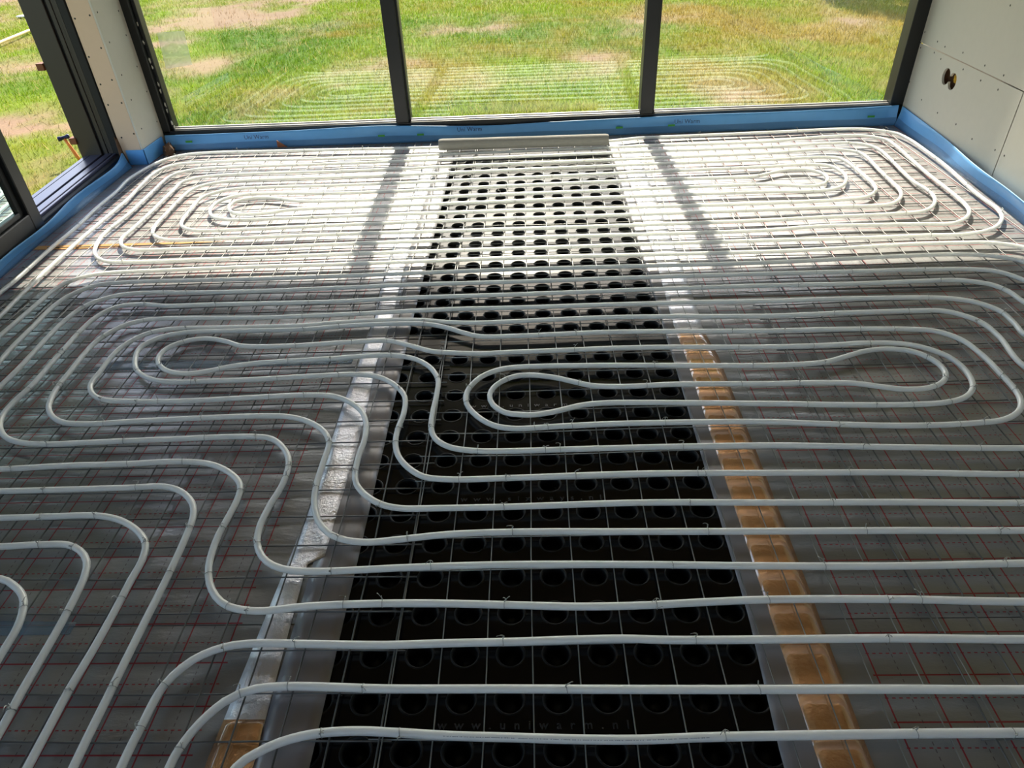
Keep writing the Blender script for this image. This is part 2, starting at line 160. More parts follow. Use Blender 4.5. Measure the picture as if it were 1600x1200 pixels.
def spline(pts, step=.02, z=0.0):
    P = [vec(p[0], p[1], z if len(p) < 3 else p[2]) for p in pts]
    P = [P[0]*2-P[1]]+P+[P[-1]*2-P[-2]]
    out = []
    for i in range(1, len(P)-2):
        p0, p1, p2, p3 = P[i-1:i+3]
        d1 = max(np.linalg.norm(p1-p0), 1e-6)**.5; d2 = max(np.linalg.norm(p2-p1), 1e-6)**.5; d3 = max(np.linalg.norm(p3-p2), 1e-6)**.5
        m1 = (p1-p0)/d1 - (p2-p0)/(d1+d2) + (p2-p1)/d2
        m2 = (p2-p1)/d2 - (p3-p1)/(d2+d3) + (p3-p2)/d3
        m1 *= d2; m2 *= d2
        L = np.linalg.norm(p2-p1); n = max(1, int(L/step))
        for k in range(n):
            t = k/n
            out.append((2*t**3-3*t**2+1)*p1+(t**3-2*t**2+t)*m1+(-2*t**3+3*t**2)*p2+(t**3-t**2)*m2)
    out.append(P[-2]); return np.array(out)

# ------------------------------------------------------------------ materials
def new_mat(name):
    m = bpy.data.materials.new(name); m.use_nodes = True
    nt = m.node_tree; b = nt.nodes['Principled BSDF']
    return m, nt, b
def lin(r, g, b):
    f = lambda c: (c/255/12.92) if c/255 <= .04045 else ((c/255+.055)/1.055)**2.4
    return (f(r), f(g), f(b), 1)
def N(nt, t, **kw):
    n = nt.nodes.new(t)
    for k, v in kw.items():
        if hasattr(n, k): setattr(n, k, v)
        else: n.inputs[k].default_value = v
    return n
def math_(nt, op, a, b=None, c=None):
    n = nt.nodes.new('ShaderNodeMath'); n.operation = op
    for i, x in enumerate((a, b, c)):
        if x is None: continue
        if isinstance(x, (int, float)): n.inputs[i].default_value = x
        else: nt.links.new(x, n.inputs[i])
    return n.outputs[0]
def mixc(nt, fac, a, b):
    n = nt.nodes.new('ShaderNodeMix'); n.data_type = 'RGBA'
    for i, x in ((0, fac), (6, a), (7, b)):
        if isinstance(x, (int, float)): n.inputs[i].default_value = x
        elif isinstance(x, tuple): n.inputs[i].default_value = x
        else: nt.links.new(x, n.inputs[i])
    return n.outputs[2]
def simple(name, col, rough=.6, metal=0., var=.08, scale=30, bump=0., bscale=200, spec=.5):
    m, nt, b = new_mat(name)
    tc = N(nt, 'ShaderNodeTexCoord'); no = N(nt, 'ShaderNodeTexNoise', Scale=scale, Detail=4.0)
    nt.links.new(tc.outputs['Object'], no.inputs['Vector'])
    d = tuple(c*(1-var) for c in col[:3])+(1,); e = tuple(min(1, c*(1+var)) for c in col[:3])+(1,)
    nt.links.new(mixc(nt, no.outputs['Fac'], d, e), b.inputs['Base Color'])
    b.inputs['Roughness'].default_value = rough; b.inputs['Metallic'].default_value = metal
    b.inputs['Specular IOR Level'].default_value = spec
    if bump:
        n2 = N(nt, 'ShaderNodeTexNoise', Scale=bscale, Detail=5.0); nt.links.new(tc.outputs['Object'], n2.inputs['Vector'])
        bp = N(nt, 'ShaderNodeBump', Strength=bump, Distance=.002); nt.links.new(n2.outputs['Fac'], bp.inputs['Height'])
        nt.links.new(bp.outputs[0], b.inputs['Normal'])
    return m

def pillow(nt, tc, y0, amp, strength=1.0, normal=None):
    # sheet pressed down along the pipes and mesh wires, every 103.5 mm
    sp = N(nt, 'ShaderNodeSeparateXYZ'); nt.links.new(tc.outputs['Object'], sp.inputs[0])
    wob = N(nt, 'ShaderNodeTexNoise', Scale=2.5, Detail=2.0); nt.links.new(tc.outputs['Object'], wob.inputs['Vector'])
    ph = math_(nt, 'MULTIPLY', math_(nt, 'SUBTRACT', sp.outputs[1], y0), 2*math.pi/.1035)
    ph = math_(nt, 'ADD', ph, math_(nt, 'MULTIPLY', wob.outputs['Fac'], 1.4))
    h = math_(nt, 'MULTIPLY', math_(nt, 'COSINE', ph), -1.0)
    bp = N(nt, 'ShaderNodeBump', Strength=strength, Distance=amp); nt.links.new(h, bp.inputs['Height'])
    if normal is not None: nt.links.new(normal, bp.inputs['Normal'])
    return bp.outputs[0]
def foil_mat(name, x0, y0, sgn, xlim):
    """metallised foil with a printed red 100 mm grid and dashed 50 mm lines up to xlim"""
    m, nt, b = new_mat(name)
    tc = N(nt, 'ShaderNodeTexCoord'); sp = N(nt, 'ShaderNodeSeparateXYZ'); nt.links.new(tc.outputs['Object'], sp.inputs[0])
    X, Y = sp.outputs[0], sp.outputs[1]
    def line(c, off, half):
        fr = math_(nt, 'FRACT', math_(nt, 'DIVIDE', math_(nt, 'SUBTRACT', c, off), .1))
        d = math_(nt, 'ABSOLUTE', math_(nt, 'SUBTRACT', fr, .5))
        return math_(nt, 'GREATER_THAN', d, .5-half/.1)
    def dash(c):
        return math_(nt, 'GREATER_THAN', math_(nt, 'FRACT', math_(nt, 'DIVIDE', c, .0143)), .5)
    L = math_(nt, 'MAXIMUM', line(X, x0, .0017), line(Y, y0, .0017))
    Dy = math_(nt, 'MULTIPLY', line(Y, y0+.05, .0013), dash(X))
    Dx = math_(nt, 'MULTIPLY', line(X, x0+.05, .0010), dash(Y))
    inside = math_(nt, 'GREATER_THAN', math_(nt, 'MULTIPLY', X, sgn), xlim)
    n1 = N(nt, 'ShaderNodeTexNoise', Scale=3.0, Detail=5.0); nt.links.new(tc.outputs['Object'], n1.inputs['Vector'])
    base = mixc(nt, n1.outputs['Fac'], FOIL_A, FOIL_B)
    red = mixc(nt, math_(nt, 'MULTIPLY', math_(nt, 'MAXIMUM', L, Dy), inside), base, lin(150, 40, 50))
    allc = mixc(nt, math_(nt, 'MULTIPLY', math_(nt, 'MULTIPLY', Dx, inside), .8), red, lin(70, 45, 55))
    nt.links.new(allc, b.inputs['Base Color'])
    ink = math_(nt, 'MULTIPLY', math_(nt, 'MAXIMUM', math_(nt, 'MAXIMUM', L, Dy), Dx), inside)
    nt.links.new(math_(nt, 'SUBTRACT', FOIL_METAL, math_(nt, 'MULTIPLY', ink, .4)), b.inputs['Metallic'])
    b.inputs['Roughness'].default_value = FOIL_ROUGH
    mp = N(nt, 'ShaderNodeMapping'); mp.inputs['Scale'].default_value = (9, 26, 9); nt.links.new(tc.outputs['Object'], mp.inputs[0])
    w1 = N(nt, 'ShaderNodeTexNoise', Scale=1.0, Detail=6.0, Roughness=.6); nt.links.new(mp.outputs[0], w1.inputs['Vector'])
    bp = N(nt, 'ShaderNodeBump', Strength=.5, Distance=.006); nt.links.new(w1.outputs['Fac'], bp.inputs['Height']); nt.links.new(pillow(nt, tc, .653, .0012), bp.inputs['Normal'])
    w2 = N(nt, 'ShaderNodeTexNoise', Scale=130.0, Detail=3.0); nt.links.new(tc.outputs['Object'], w2.inputs['Vector'])
    bp2 = N(nt, 'ShaderNodeBump', Strength=.25, Distance=.001); nt.links.new(w2.outputs['Fac'], bp2.inputs['Height']); nt.links.new(bp.outputs[0], bp2.inputs['Normal'])
    nt.links.new(bp2.outputs[0], b.inputs['Normal'])
    g2 = N(nt, 'ShaderNodeBsdfGlossy'); g2.inputs['Roughness'].default_value = .2
    nt.links.new(allc, g2.inputs[0]); nt.links.new(bp.outputs[0], g2.inputs['Normal'])
    ms = N(nt, 'ShaderNodeMixShader'); nt.links.new(math_(nt, 'SUBTRACT', .26, math_(nt, 'MULTIPLY', ink, .2)), ms.inputs[0])
    nt.links.new(b.outputs[0], ms.inputs[1]); nt.links.new(g2.outputs[0], ms.inputs[2]); nt.links.new(ms.outputs[0], nt.nodes['Material Output'].inputs[0])
    return m
FOIL_A, FOIL_B, FOIL_METAL, FOIL_ROUGH = lin(150, 149, 150), lin(166, 165, 166), .4, .5

def film_clear(name, col, alpha):
    m, nt, b = new_mat(name)
    b.inputs['Base Color'].default_value = col; b.inputs['Roughness'].default_value = .22; b.inputs['Alpha'].default_value = alpha
    tc = N(nt, 'ShaderNodeTexCoord'); n1 = N(nt, 'ShaderNodeTexNoise', Scale=25.0, Detail=4.0); nt.links.new(tc.outputs['Object'], n1.inputs['Vector'])
    bp = N(nt, 'ShaderNodeBump', Strength=.5, Distance=.006); nt.links.new(n1.outputs['Fac'], bp.inputs['Height']); nt.links.new(bp.outputs[0], b.inputs['Normal'])
    return m
M = {}
M['foil_l'] = foil_mat('printed_foil_door_side', -.012, .0507, -1., .70)
M['foil_r'] = foil_mat('printed_foil_wall_side', .797, .910, 1., .69)
M['pipe'] = simple('pex_pipe', lin(238, 240, 234), .33, 0, .02, 8)
_pb = M['pipe'].node_tree.nodes['Principled BSDF']; _pb.inputs['Subsurface Weight'].default_value = 1.0; _pb.inputs['Subsurface Radius'].default_value = (1, 1, .95); _pb.inputs['Subsurface Scale'].default_value = .03
M['steel'] = simple('galvanised_wire', lin(150, 150, 147), .4, .55, .12, 60)
M['steel_dull'] = simple('dull_steel_wire', lin(112, 112, 111), .45, .5, .2, 60)
M['tie'] = simple('tie_wire', lin(170, 170, 166), .4, .85, .1, 60)
M['panel'] = simple('black_plastic', lin(12, 12, 15), .18, 0, .15, 12, .06, 60, .22)
M['emboss'] = simple('raised_plastic', lin(58, 60, 66), .35, 0, .3, 120)
M['cup'] = simple('black_plastic_cup', lin(14, 14, 15), .45, 0, .1, 40, spec=.3)
M['film'] = simple('grey_film', lin(158, 154, 156), .32, .3, .05, 8, .25, 14)
M['tube'] = simple('grey_foam', lin(150, 147, 140), .9, 0, .1, 40, .6, 90)
M['blue'] = simple('blue_foam', lin(98, 164, 224), .5, 0, .06, 20, .1, 120)
M['skirt'] = film_clear('skirt_film', lin(96, 118, 142), .28)
_nt = M['film'].node_tree; _b = _nt.nodes['Principled BSDF']; _tc = [n for n in _nt.nodes if n.type == 'TEX_COORD'][0]
_bn = [n for n in _nt.nodes if n.type == 'BUMP'][0]; _nt.links.new(pillow(_nt, _tc, .653, .0016), _bn.inputs['Normal'])
M['mark'] = simple('grey_print', lin(120, 124, 128), .6)
M['ink'] = simple('dark_blue_ink', lin(8, 22, 80), .6)
M['green'] = simple('green_ink', lin(50, 140, 50), .6)
M['frame'] = simple('anthracite_frame', lin(22, 23, 24), .42, .0, .06, 50)
M['frame_in'] = simple('anthracite_inner', lin(44, 37, 33), .5, 0, .06, 50)
M['gasket'] = simple('black_gasket', lin(14, 14, 15), .7)
M['sill'] = simple('sill_aluminium', lin(112, 110, 132), .32, .6, .05, 50)
M['bead'] = simple('rail_top', lin(182, 178, 174), .35, .3, .05, 50)
M['drywall'] = simple('fibre_board', lin(203, 197, 184), .9, 0, .03, 25)
M['drywall_bounce'] = simple('fibre_board_bounce', lin(214, 186, 160), .9, 0, .03, 25)  # same board, warm bounced light on the column front painted in
M['screw'] = simple('screw_head', lin(45, 42, 38), .5, .4)
M['wool'] = simple('mineral_wool', lin(196, 152, 40), .95, 0, .35, 60, .6, 120)
M['scrap'] = simple('brown_scrap', lin(92, 66, 46), .95, 0, .3, 60, .5, 90)
M['wood'] = simple('brown_wood', lin(120, 70, 42), .7, 0, .2, 30)
M['plaster'] = simple('interior_plaster', lin(205, 198, 188), .9)
M['backwall'] = simple('warm_plaster', lin(186, 150, 120), .9)
M['ceiling'] = simple('brown_ceiling', lin(156, 128, 106), .6, 0, .12, 6)
M['sub'] = simple('chipboard_subfloor', lin(196, 148, 88), .85, 0, .15, 90)
M['speck'] = simple('sealant', lin(210, 205, 190), .8)
M['orange'] = simple('orange_handle', lin(225, 125, 40), .45)
M['navy'] = simple('navy_steel', lin(38, 40, 78), .4, .5)
M['hose'] = simple('pale_hose', lin(225, 200, 140), .5)
M['white'] = simple('white_plastic', lin(228, 226, 220), .45)
M['bark'] = simple('bark', lin(95, 75, 55), .9)
M['leaf'] = simple('leaf', lin(70, 105, 35), .6)

def tape_mat(name, a, metal, rough, coat):
    m, nt, b = new_mat(name)
    tc = N(nt, 'ShaderNodeTexCoord')
    b.inputs['Base Color'].default_value = a; b.inputs['Metallic'].default_value = metal; b.inputs['Roughness'].default_value = rough; b.inputs['Coat Weight'].default_value = coat; b.inputs['Coat IOR'].default_value = 2.4; b.inputs['Coat Roughness'].default_value = .1
    n1 = N(nt, 'ShaderNodeTexNoise', Scale=100.0, Detail=5.0, Roughness=.65); nt.links.new(tc.outputs['Object'], n1.inputs['Vector'])
    n2 = N(nt, 'ShaderNodeTexNoise', Scale=9.0, Detail=2.0); nt.links.new(tc.outputs['Object'], n2.inputs['Vector'])
    b1 = N(nt, 'ShaderNodeBump', Strength=.9, Distance=.004); nt.links.new(n1.outputs['Fac'], b1.inputs['Height'])
    b2 = N(nt, 'ShaderNodeBump', Strength=.3, Distance=.02); nt.links.new(n2.outputs['Fac'], b2.inputs['Height']); nt.links.new(pillow(nt, tc, .653, .0010), b2.inputs['Normal']); nt.links.new(b2.outputs[0], b1.inputs['Normal'])
    nt.links.new(b1.outputs[0], b.inputs['Normal'])
    return m
M['tape'] = tape_mat('brown_tape', lin(226, 164, 108), .65, .24, 1.0)
M['tape_pale'] = tape_mat('pale_tape', lin(240, 236, 240), .9, .3, .3)  # aluminium tape, also the pale tone painted for glare on far tape

def glass_mat(name, tint=(.93, .97, .95, 1), boost=1.0):
    m, nt, b = new_mat(name)
    nt.nodes.remove(b); out = nt.nodes['Material Output']
    tr = N(nt, 'ShaderNodeBsdfTransparent'); tr.inputs[0].default_value = tint
    gl = N(nt, 'ShaderNodeBsdfGlossy'); gl.inputs['Roughness'].default_value = 0.0; gl.inputs[0].default_value = (.8, 1, .93, 1)
    fr = N(nt, 'ShaderNodeFresnel', IOR=1.5)
    fac = math_(nt, 'MINIMUM', math_(nt, 'MULTIPLY', fr.outputs[0], boost), 1.0)
    mx = N(nt, 'ShaderNodeMixShader'); nt.links.new(fac, mx.inputs[0]); nt.links.new(tr.outputs[0], mx.inputs[1]); nt.links.new(gl.outputs[0], mx.inputs[2])
    nt.links.new(mx.outputs[0], out.inputs[0]); return m
M['glass'] = glass_mat('window_glass', boost=2.8)

M['clear'] = film_clear('clear_tape', lin(150, 172, 190), .42)
M['label'] = film_clear('pale_translucent', lin(230, 228, 222), .42)  # pale translucent square lying flat on the pane

# ------------------------------------------------------------------ room shell
def room():
    fl = struct(MB().box((-2.9, -2.6, -.12), (2.75, 4.75, -.030)).build('floor', M['sub']))
    ce = struct(MB().box((-3.0, -2.7, 2.42), (2.8, 4.85, 2.6)).build('ceiling', M['ceiling']))
    struct(MB().box((-3.0, 4.72, 2.34), (2.9, 5.88, 2.6)).build('roof_overhang', M['plaster']))
    # rear wall behind the camera with a wide opening added to let in fill light
    struct(MB().box((-3.0, -2.75, -.12), (2.8, -2.6, .75)).box((-3.0, -2.75, 2.2), (2.8, -2.6, 2.45)).box((-3.0, -2.75, .75), (-1.9, -2.6, 2.2)).box((1.7, -2.75, .75), (2.8, -2.6, 2.2)).build('wall_back', M['backwall']))
room()

def frame_m(o, d):      # local x along d (horizontal), local y horizontal left of it, z up
    d = Vector((d[0], d[1], 0)).normalized()
    return Matrix(((d.x, -d.y, 0, o[0]), (d.y, d.x, 0, o[1]), (0, 0, 1, 0), (0, 0, 0, 1)))

# wall on the right: three boards with joints, screws and a hole. Local x runs from the window corner to the camera.
RW = frame_m((2.352, 4.62), (-.043, -1))
def right_wall():
    wall = struct(MB().box((-.1, .075, -.12), (7.3, .16, 2.45), RW).build('wall_right', M['plaster']))
    j = .002
    hx, hz, hr = .485, .366, .044     # hole position in the lower board
    def board(x0, x1, z0, z1): return MB().bevbox((x0+j, 0, z0+j), (x1-j, .0125, z1-j), .0015, RW)
    board(0, 7.2, .468, 2.42).build('drywall_board', M['drywall'], wall)
    board(1.185, 7.2, -.03, .468).build('drywall_board', M['drywall'], wall)
    # lower board with the double round hole cut through
    xs0, xs1, zs0, zs1 = j, 1.185-j, -.03+j, .468-j
    cx = (hx-.041, hx+.041); n = 14
    loop = []
    for k in range(n+1):
        a = math.radians(24+(336-24)*k/n); loop.append((cx[0]+hr*math.cos(a), hz+.004+hr*math.sin(a)))
    for k in range(n+1):
        a = math.radians(204+312*k/n); loop.append((cx[1]+hr*math.cos(a), hz-.004+hr*math.sin(a)))
    mcx = hx
    outer = []
    for (x, z) in loop:
        dx, dz = x-mcx, z-hz; t = []
        if dx > 1e-6: t.append((xs1-mcx)/dx)
        if dx < -1e-6: t.append((xs0-mcx)/dx)
        if dz > 1e-6: t.append((zs1-hz)/dz)
        if dz < -1e-6: t.append((zs0-hz)/dz)
        s = min(t); outer.append((mcx+dx*s, hz+dz*s))
    # add the four corners in order of angle
    ring = sorted([(math.atan2(z-hz, x-mcx), i) for i, (x, z) in enumerate(loop)])
    mb = MB(); L = len(loop)
    order = [i for _, i in ring]
    vs = [(loop[i][0], 0, loop[i][1]) for i in order]+[(outer[i][0], 0, outer[i][1]) for i in order]+[(loop[i][0], .0125, loop[i][1]) for i in order]
    fs = []
    for k in range(L):
        k2 = (k+1) % L
        fs.append((k, k2, L+k2, L+k)); fs.append((k, k2, 2*L+k2, 2*L+k))
    for (X, Z) in ((xs0, zs0), (xs1, zs0), (xs1, zs1), (xs0, zs1)):
        a = math.atan2(Z-hz, X-mcx)
        for k in range(L):
            a0 = ring[k][0]; a1 = ring[(k+1) % L][0]
            inside = (a0 <= a < a1) if a1 > a0 else (a >= a0 or a < a1)
            if inside:
                vs.append((X, 0, Z)); fs.append((L+k, L+(k+1) % L, len(vs)-1)); break
    mb.add([tuple(RW @ Vector(p)) for p in vs], fs)
    pass
    o = mb.build('drywall_board', M['drywall'], wall); o['label'] = 'lower fibre board with a double round socket hole'
    rr = random.Random(3)
    h = MB().grid(lambda u, v: tuple(RW @ Vector((mcx-.11+.22*u, .0135+.055*(math.sin(math.pi*u)*math.sin(math.pi*v))**.4+.004*rr.random(), hz-.07+.14*v))), 18, 12)
    o = h.build('hole_lining', M['scrap'], wall, True); o['label'] = 'dark brown hollow behind the socket hole'
    h = MB().grid(lambda u, v: tuple(RW @ Vector((mcx-.012+.062*u+.006*rr.random(), .030-.016*math.sin(math.pi*u)*math.sin(math.pi*v)+.005*rr.random(), hz-.022+.05*v+.006*rr.random()))), 10, 8)
    o = h.build('wool_tuft', M['wool'], wall, True); o['label'] = 'yellow mineral wool showing in the socket hole'
    sc = MB(); n = 10
    sc.add([(0, -.0006, 0)]+[(.0050*math.cos(2*math.pi*k/n), -.0004, .0050*math.sin(2*math.pi*k/n)) for k in range(n)]+[(.0062*math.cos(2*math.pi*k/n), .0006, .0062*math.sin(2*math.pi*k/n)) for k in range(n)],
           [(0, k+1, (k+1) % n+1) for k in range(n)]+[(k+1, n+k+1, n+(k+1) % n+1, (k+1) % n+1) for k in range(n)])
    me = sc.mesh('screw', M['screw'])
    for (y, z) in SCREWS_R:
        o = link('screw', me, wall); x = 4.62-y
        o.matrix_world = RW @ Matrix.Translation((x, 0, z))
    return me
SCREWS_R = [(4.577,.529),(4.574,.443),(4.391,.510),(4.288,.502),(4.39,.452),(4.293,.437),(4.078,.512),(4.022,.44),(3.829,.5),(3.82,.43),(3.638,.495),(3.643,.428),(3.787,.777),(4.591,.246),(4.375,.195),(4.145,.182),(3.914,.184),(3.716,.165),(3.487,.181),(3.398,.182)]
SCREW_ME = right_wall()

# boxed corner column between the sliding door and the window
def column():
    w = struct(MB().box((-2.60, 4.3025, -.03), (-2.4375, 4.58, 2.42)).build('wall_left', M['plaster']))
    o = MB().bevbox((-2.562, 4.29, .012), (-2.437, 4.3022, 2.42), .0015).build('drywall_board', M['drywall_bounce'], w)
    MB().bevbox((-2.437, 4.29, .012), (-2.4245, 4.60, 2.42), .0015).build('drywall_board', M['drywall'], w)
    for (x, z) in ((-2.546,.827),(-2.456,.840),(-2.548,.629),(-2.458,.673),(-2.54,.479),(-2.462,.501),(-2.54,.363),(-2.454,.371),(-2.532,.169),(-2.447,.189)):
        s = link('screw', SCREW_ME, w); s.matrix_world = Matrix.Translation((x, 4.29, z))
    for (y, z) in ((4.323,.85),(4.338,.693),(4.345,.515),(4.354,.372),(4.356,.2),(4.552,.824),(4.546,.695),(4.549,.519),(4.564,.369),(4.565,.184)):
        s = link('screw', SCREW_ME, w); s.matrix_world = Matrix.Translation((-2.4245, y, z)) @ Matrix.Rotation(math.pi/2, 4, 'Z')
    # solid wall above and beyond the door opening, out of view
    MB().box((-2.75, -2.6, 2.3), (-2.55, 4.3, 2.45)).build('lintel', M['plaster'], w)
column()

# ------------------------------------------------------------------ glazed wall
def window():
    w = struct(empty('window_1', (-.05, 4.62, 0)))
    def part(name, mb, mat, label=None):
        o = mb.build(name, mat); o.parent = w; o.matrix_parent_inverse = Matrix.Translation((.05, -4.62, 0))
        if label: o['label'] = label
        return o
    y0, y1 = 4.595, 4.70
    part('bottom_rail', MB().bevbox((-2.45, y0, -.06), (2.36, y1, .113), .003), M['frame'])
    part('top_rail', MB().bevbox((-2.45, y0, 2.22), (2.36, y1, 2.42), .003), M['frame'])
    part('stile', MB().bevbox((-2.448, y0, .098), (-2.375, y1, 2.22), .003).bevbox((-2.375, 4.625, .1), (-2.352, 4.69, 2.22), .003), M['frame'])
    part('stile', MB().bevbox((2.27, y0, .098), (2.358, y1, 2.22), .003), M['frame'])
    for (a, b) in ((-.877, -.782), (.698, .791)):
        part('mullion', MB().bevbox((a, y0, .111), (b-.012, y1, 2.22), .003).bevbox((b-.012, y0+.03, .111), (b, y1, 2.22), .002), M['frame'])
    for (a, b) in ((-2.352, -.877), (-.782, .698), (.791, 2.27)):
        part('glazing_bead', MB().bevbox((a, 4.612, .110), (b, 4.65, .1195), .002).bevbox((a, 4.636, .112), (b, 4.652, .126), .002), M['bead'])
        part('pane', MB().add([(a, 4.655, .115), (b, 4.655, .115), (b, 4.655, 2.23), (a, 4.655, 2.23)], [(0, 1, 2, 3)]), M['glass'])
    rr = random.Random(5)
    for (x, z) in ((-2.375,.737),(-2.372,.638),(-2.37,.535),(-2.368,.497),(-2.366,.395),(-2.366,.356),(-2.364,.269),(-2.364,.237),(-2.36,.156),(-2.352,.13)):
        mb = MB(); n = 7
        pr = [(x+(.003+.005*rr.random())*math.cos(k*2*math.pi/n), 4.6245, z+(.006+.012*rr.random())*math.sin(k*2*math.pi/n)) for k in range(n)]
        mb.add(pr+[(p[0], 4.621, p[2]) for p in pr], [tuple(range(n, 2*n))]+[(k, (k+1) % n, n+(k+1) % n, n+k) for k in range(n)])
        part('sealant_smear', mb, M['speck'])
window()
lb = MB().add([(-2.287,4.6535,.685),(-2.116,4.6535,.689),(-2.126,4.6535,.496),(-2.301,4.6535,.479)], [(0,1,2,3)]).build('pane_patch', M['label'])
tag(lb, 'square pale translucent patch on the window pane near the boxed column', 'label')

# ------------------------------------------------------------------ sliding door on the left
DL = frame_m((-2.562, 4.285), (.08, -1))       # local x along the door toward the camera, local y into the room, so outward is -y
def door():
    d = struct(empty('door_1', (-2.562, 4.285, 0)))
    def part(name, mb, mat, label=None):
        o = mb.build(name, mat); o.parent = d; o.matrix_parent_inverse = Matrix.Translation((2.562, -4.285, 0))
        if label: o['label'] = label
        return o
    # far jamb: outer brown face, groove, dark inner reveal
    part('jamb', MB().bevbox((-.10, -.25, -.1), (0.004, -.122, 2.3), .003, DL), M['frame_in'])
    part('jamb_groove', MB().box((-.10, -.122, -.1), (-.012, -.108, 2.3), DL), M['gasket'])
    part('jamb', MB().bevbox((-.10, -.108, -.1), (-.002, -.085, 2.3), .002, DL).bevbox((-.1, -.085, -.1), (-.008, -.066, 2.3), .002, DL).bevbox((-.1, -.066, -.1), (-.003, -.05, 2.3), .002, DL), M['frame_in'])
    part('jamb_seal', MB().bevbox((-.10, -.05, -.1), (.0, -.006, 2.3), .003, DL), M['gasket'])
    # sill with two tracks
    part('sill', MB().bevbox((-.05, -.235, -.1), (5.0, -.205, .072), .002, DL).bevbox((-.05, -.195, -.1), (5.0, -.125, .076), .002, DL), M['sill'])
    part('sill_track', MB().bevbox((-.05, -.105, -.1), (5.0, -.062, .078), .002, DL).bevbox((-.05, -.052, -.1), (5.0, -.036, .078), .002, DL), M['sill'])
    part('sill_base', MB().bevbox((-.05, -.25, -.12), (5.0, .0, .052), .003, DL).bevbox((-.02, -.034, .05), (5.0, -.002, .066), .003, DL), M['gasket'])
    # sliding sash standing part way along the opening
    x0 = 1.06
    part('sash_stile', MB().bevbox((x0, -.030, .06), (x0+.085, .022, 2.25), .004, DL), M['frame'])
    part('sash_seal', MB().bevbox((x0+.085, -.028, .14), (x0+.125, .0, 2.2), .003, DL), M['gasket'])
    part('sash_rail', MB().bevbox((x0+.085, -.030, .06), (x0+1.9, .022, .145), .004, DL).bevbox((x0+.12, -.028, .145), (x0+1.9, .004, .17), .003, DL), M['frame'])
    part('sash_rail', MB().bevbox((x0+.085, -.03, 2.17), (x0+1.9, .022, 2.25), .004, DL), M['frame'])
    part('sash_stile', MB().bevbox((x0+1.9, -.03, .06), (x0+1.99, .022, 2.25), .004, DL), M['frame'])
    part('pane', MB().add([tuple(DL @ Vector(p)) for p in ((x0+.12, -.012, .15), (x0+1.9, -.012, .15), (x0+1.9, -.012, 2.18), (x0+.12, -.012, 2.18))], [(0, 1, 2, 3)]), M['glass'])
    part('head', MB().bevbox((-.1, -.25, 2.25), (5.0, .02, 2.35), .003, DL), M['frame'])
    part('pane', MB().add([tuple(DL @ Vector(p)) for p in ((x0+1.99, -.16, .07), (5.0, -.16, .07), (5.0, -.16, 2.25), (x0+1.99, -.16, 2.25))], [(0, 1, 2, 3)]), M['glass'])
    part('jamb', MB().bevbox((5.0, -.25, -.1), (5.12, .02, 2.35), .003, DL), M['frame'])
    struct(MB().box((5.12, -.25, -.12), (7.2, .0, 2.45), DL).build('wall_door_side', M['plaster']))
door()

# ------------------------------------------------------------------ insulation boards with foil facing
def foil_boards():
    g = 'foil faced insulation boards under the heating pipes'
    ys = [(-.5, .945), (.947, 2.026), (2.028, 3.0745), (3.076, 4.10), (4.102, 4.585)]
    wl = ['nearest the bottom of the photo', 'second nearest row', 'middle row', 'row just past the orange gap', 'narrow row along the window strip']
    for side, x0, x1, m in (('l', -2.55, -.535, 'foil_l'), ('r', .487, 2.33, 'foil_r')):
        for i, (a, b) in enumerate(ys):
            xa, xb = x0, x1
            if side == 'l':
                xa = -2.57+.074*(4.3-max(b, 0))*.95
            else:
                xb = 2.33-.043*(4.6-b)-.01*(4.6-a)
            mb = MB(); nx = max(2, int((xb-xa)/.1)); ny = max(2, int((b-a)/.1))
            xe = xa if side == 'l' else xb
            mb.box((xa, a, -.0295), (xb, b, 0.0))
            o = mb.build('insulation_board', M[m])
            s = 'door side' if side == 'l' else 'drywall side'
            tag(o, 'grey foil board with red grid, %s, %s' % (s, wl[i]), 'insulation board', g)
foil_boards()

def offcuts():
    mb = MB()
    for pts in ([(-2.44,3.055),(-2.2,3.052),(-1.95,3.06),(-1.63,3.078),(-1.5,3.083),(-1.62,3.089),(-1.95,3.094),(-2.2,3.094),(-2.44,3.096)],):
        n = len(pts); mb.add([(x, y, .0003) for x, y in pts]+[(x, y, .0015) for x, y in pts], [tuple(range(n))[::-1], tuple(range(n, 2*n))]+[(k, (k+1) % n, n+(k+1) % n, n+k) for k in range(n)])
    tag(mb.build('foam_offcut', M['sub']), 'orange tan sliver of bare foam in the joint between foil boards', 'offcut')
offcuts()

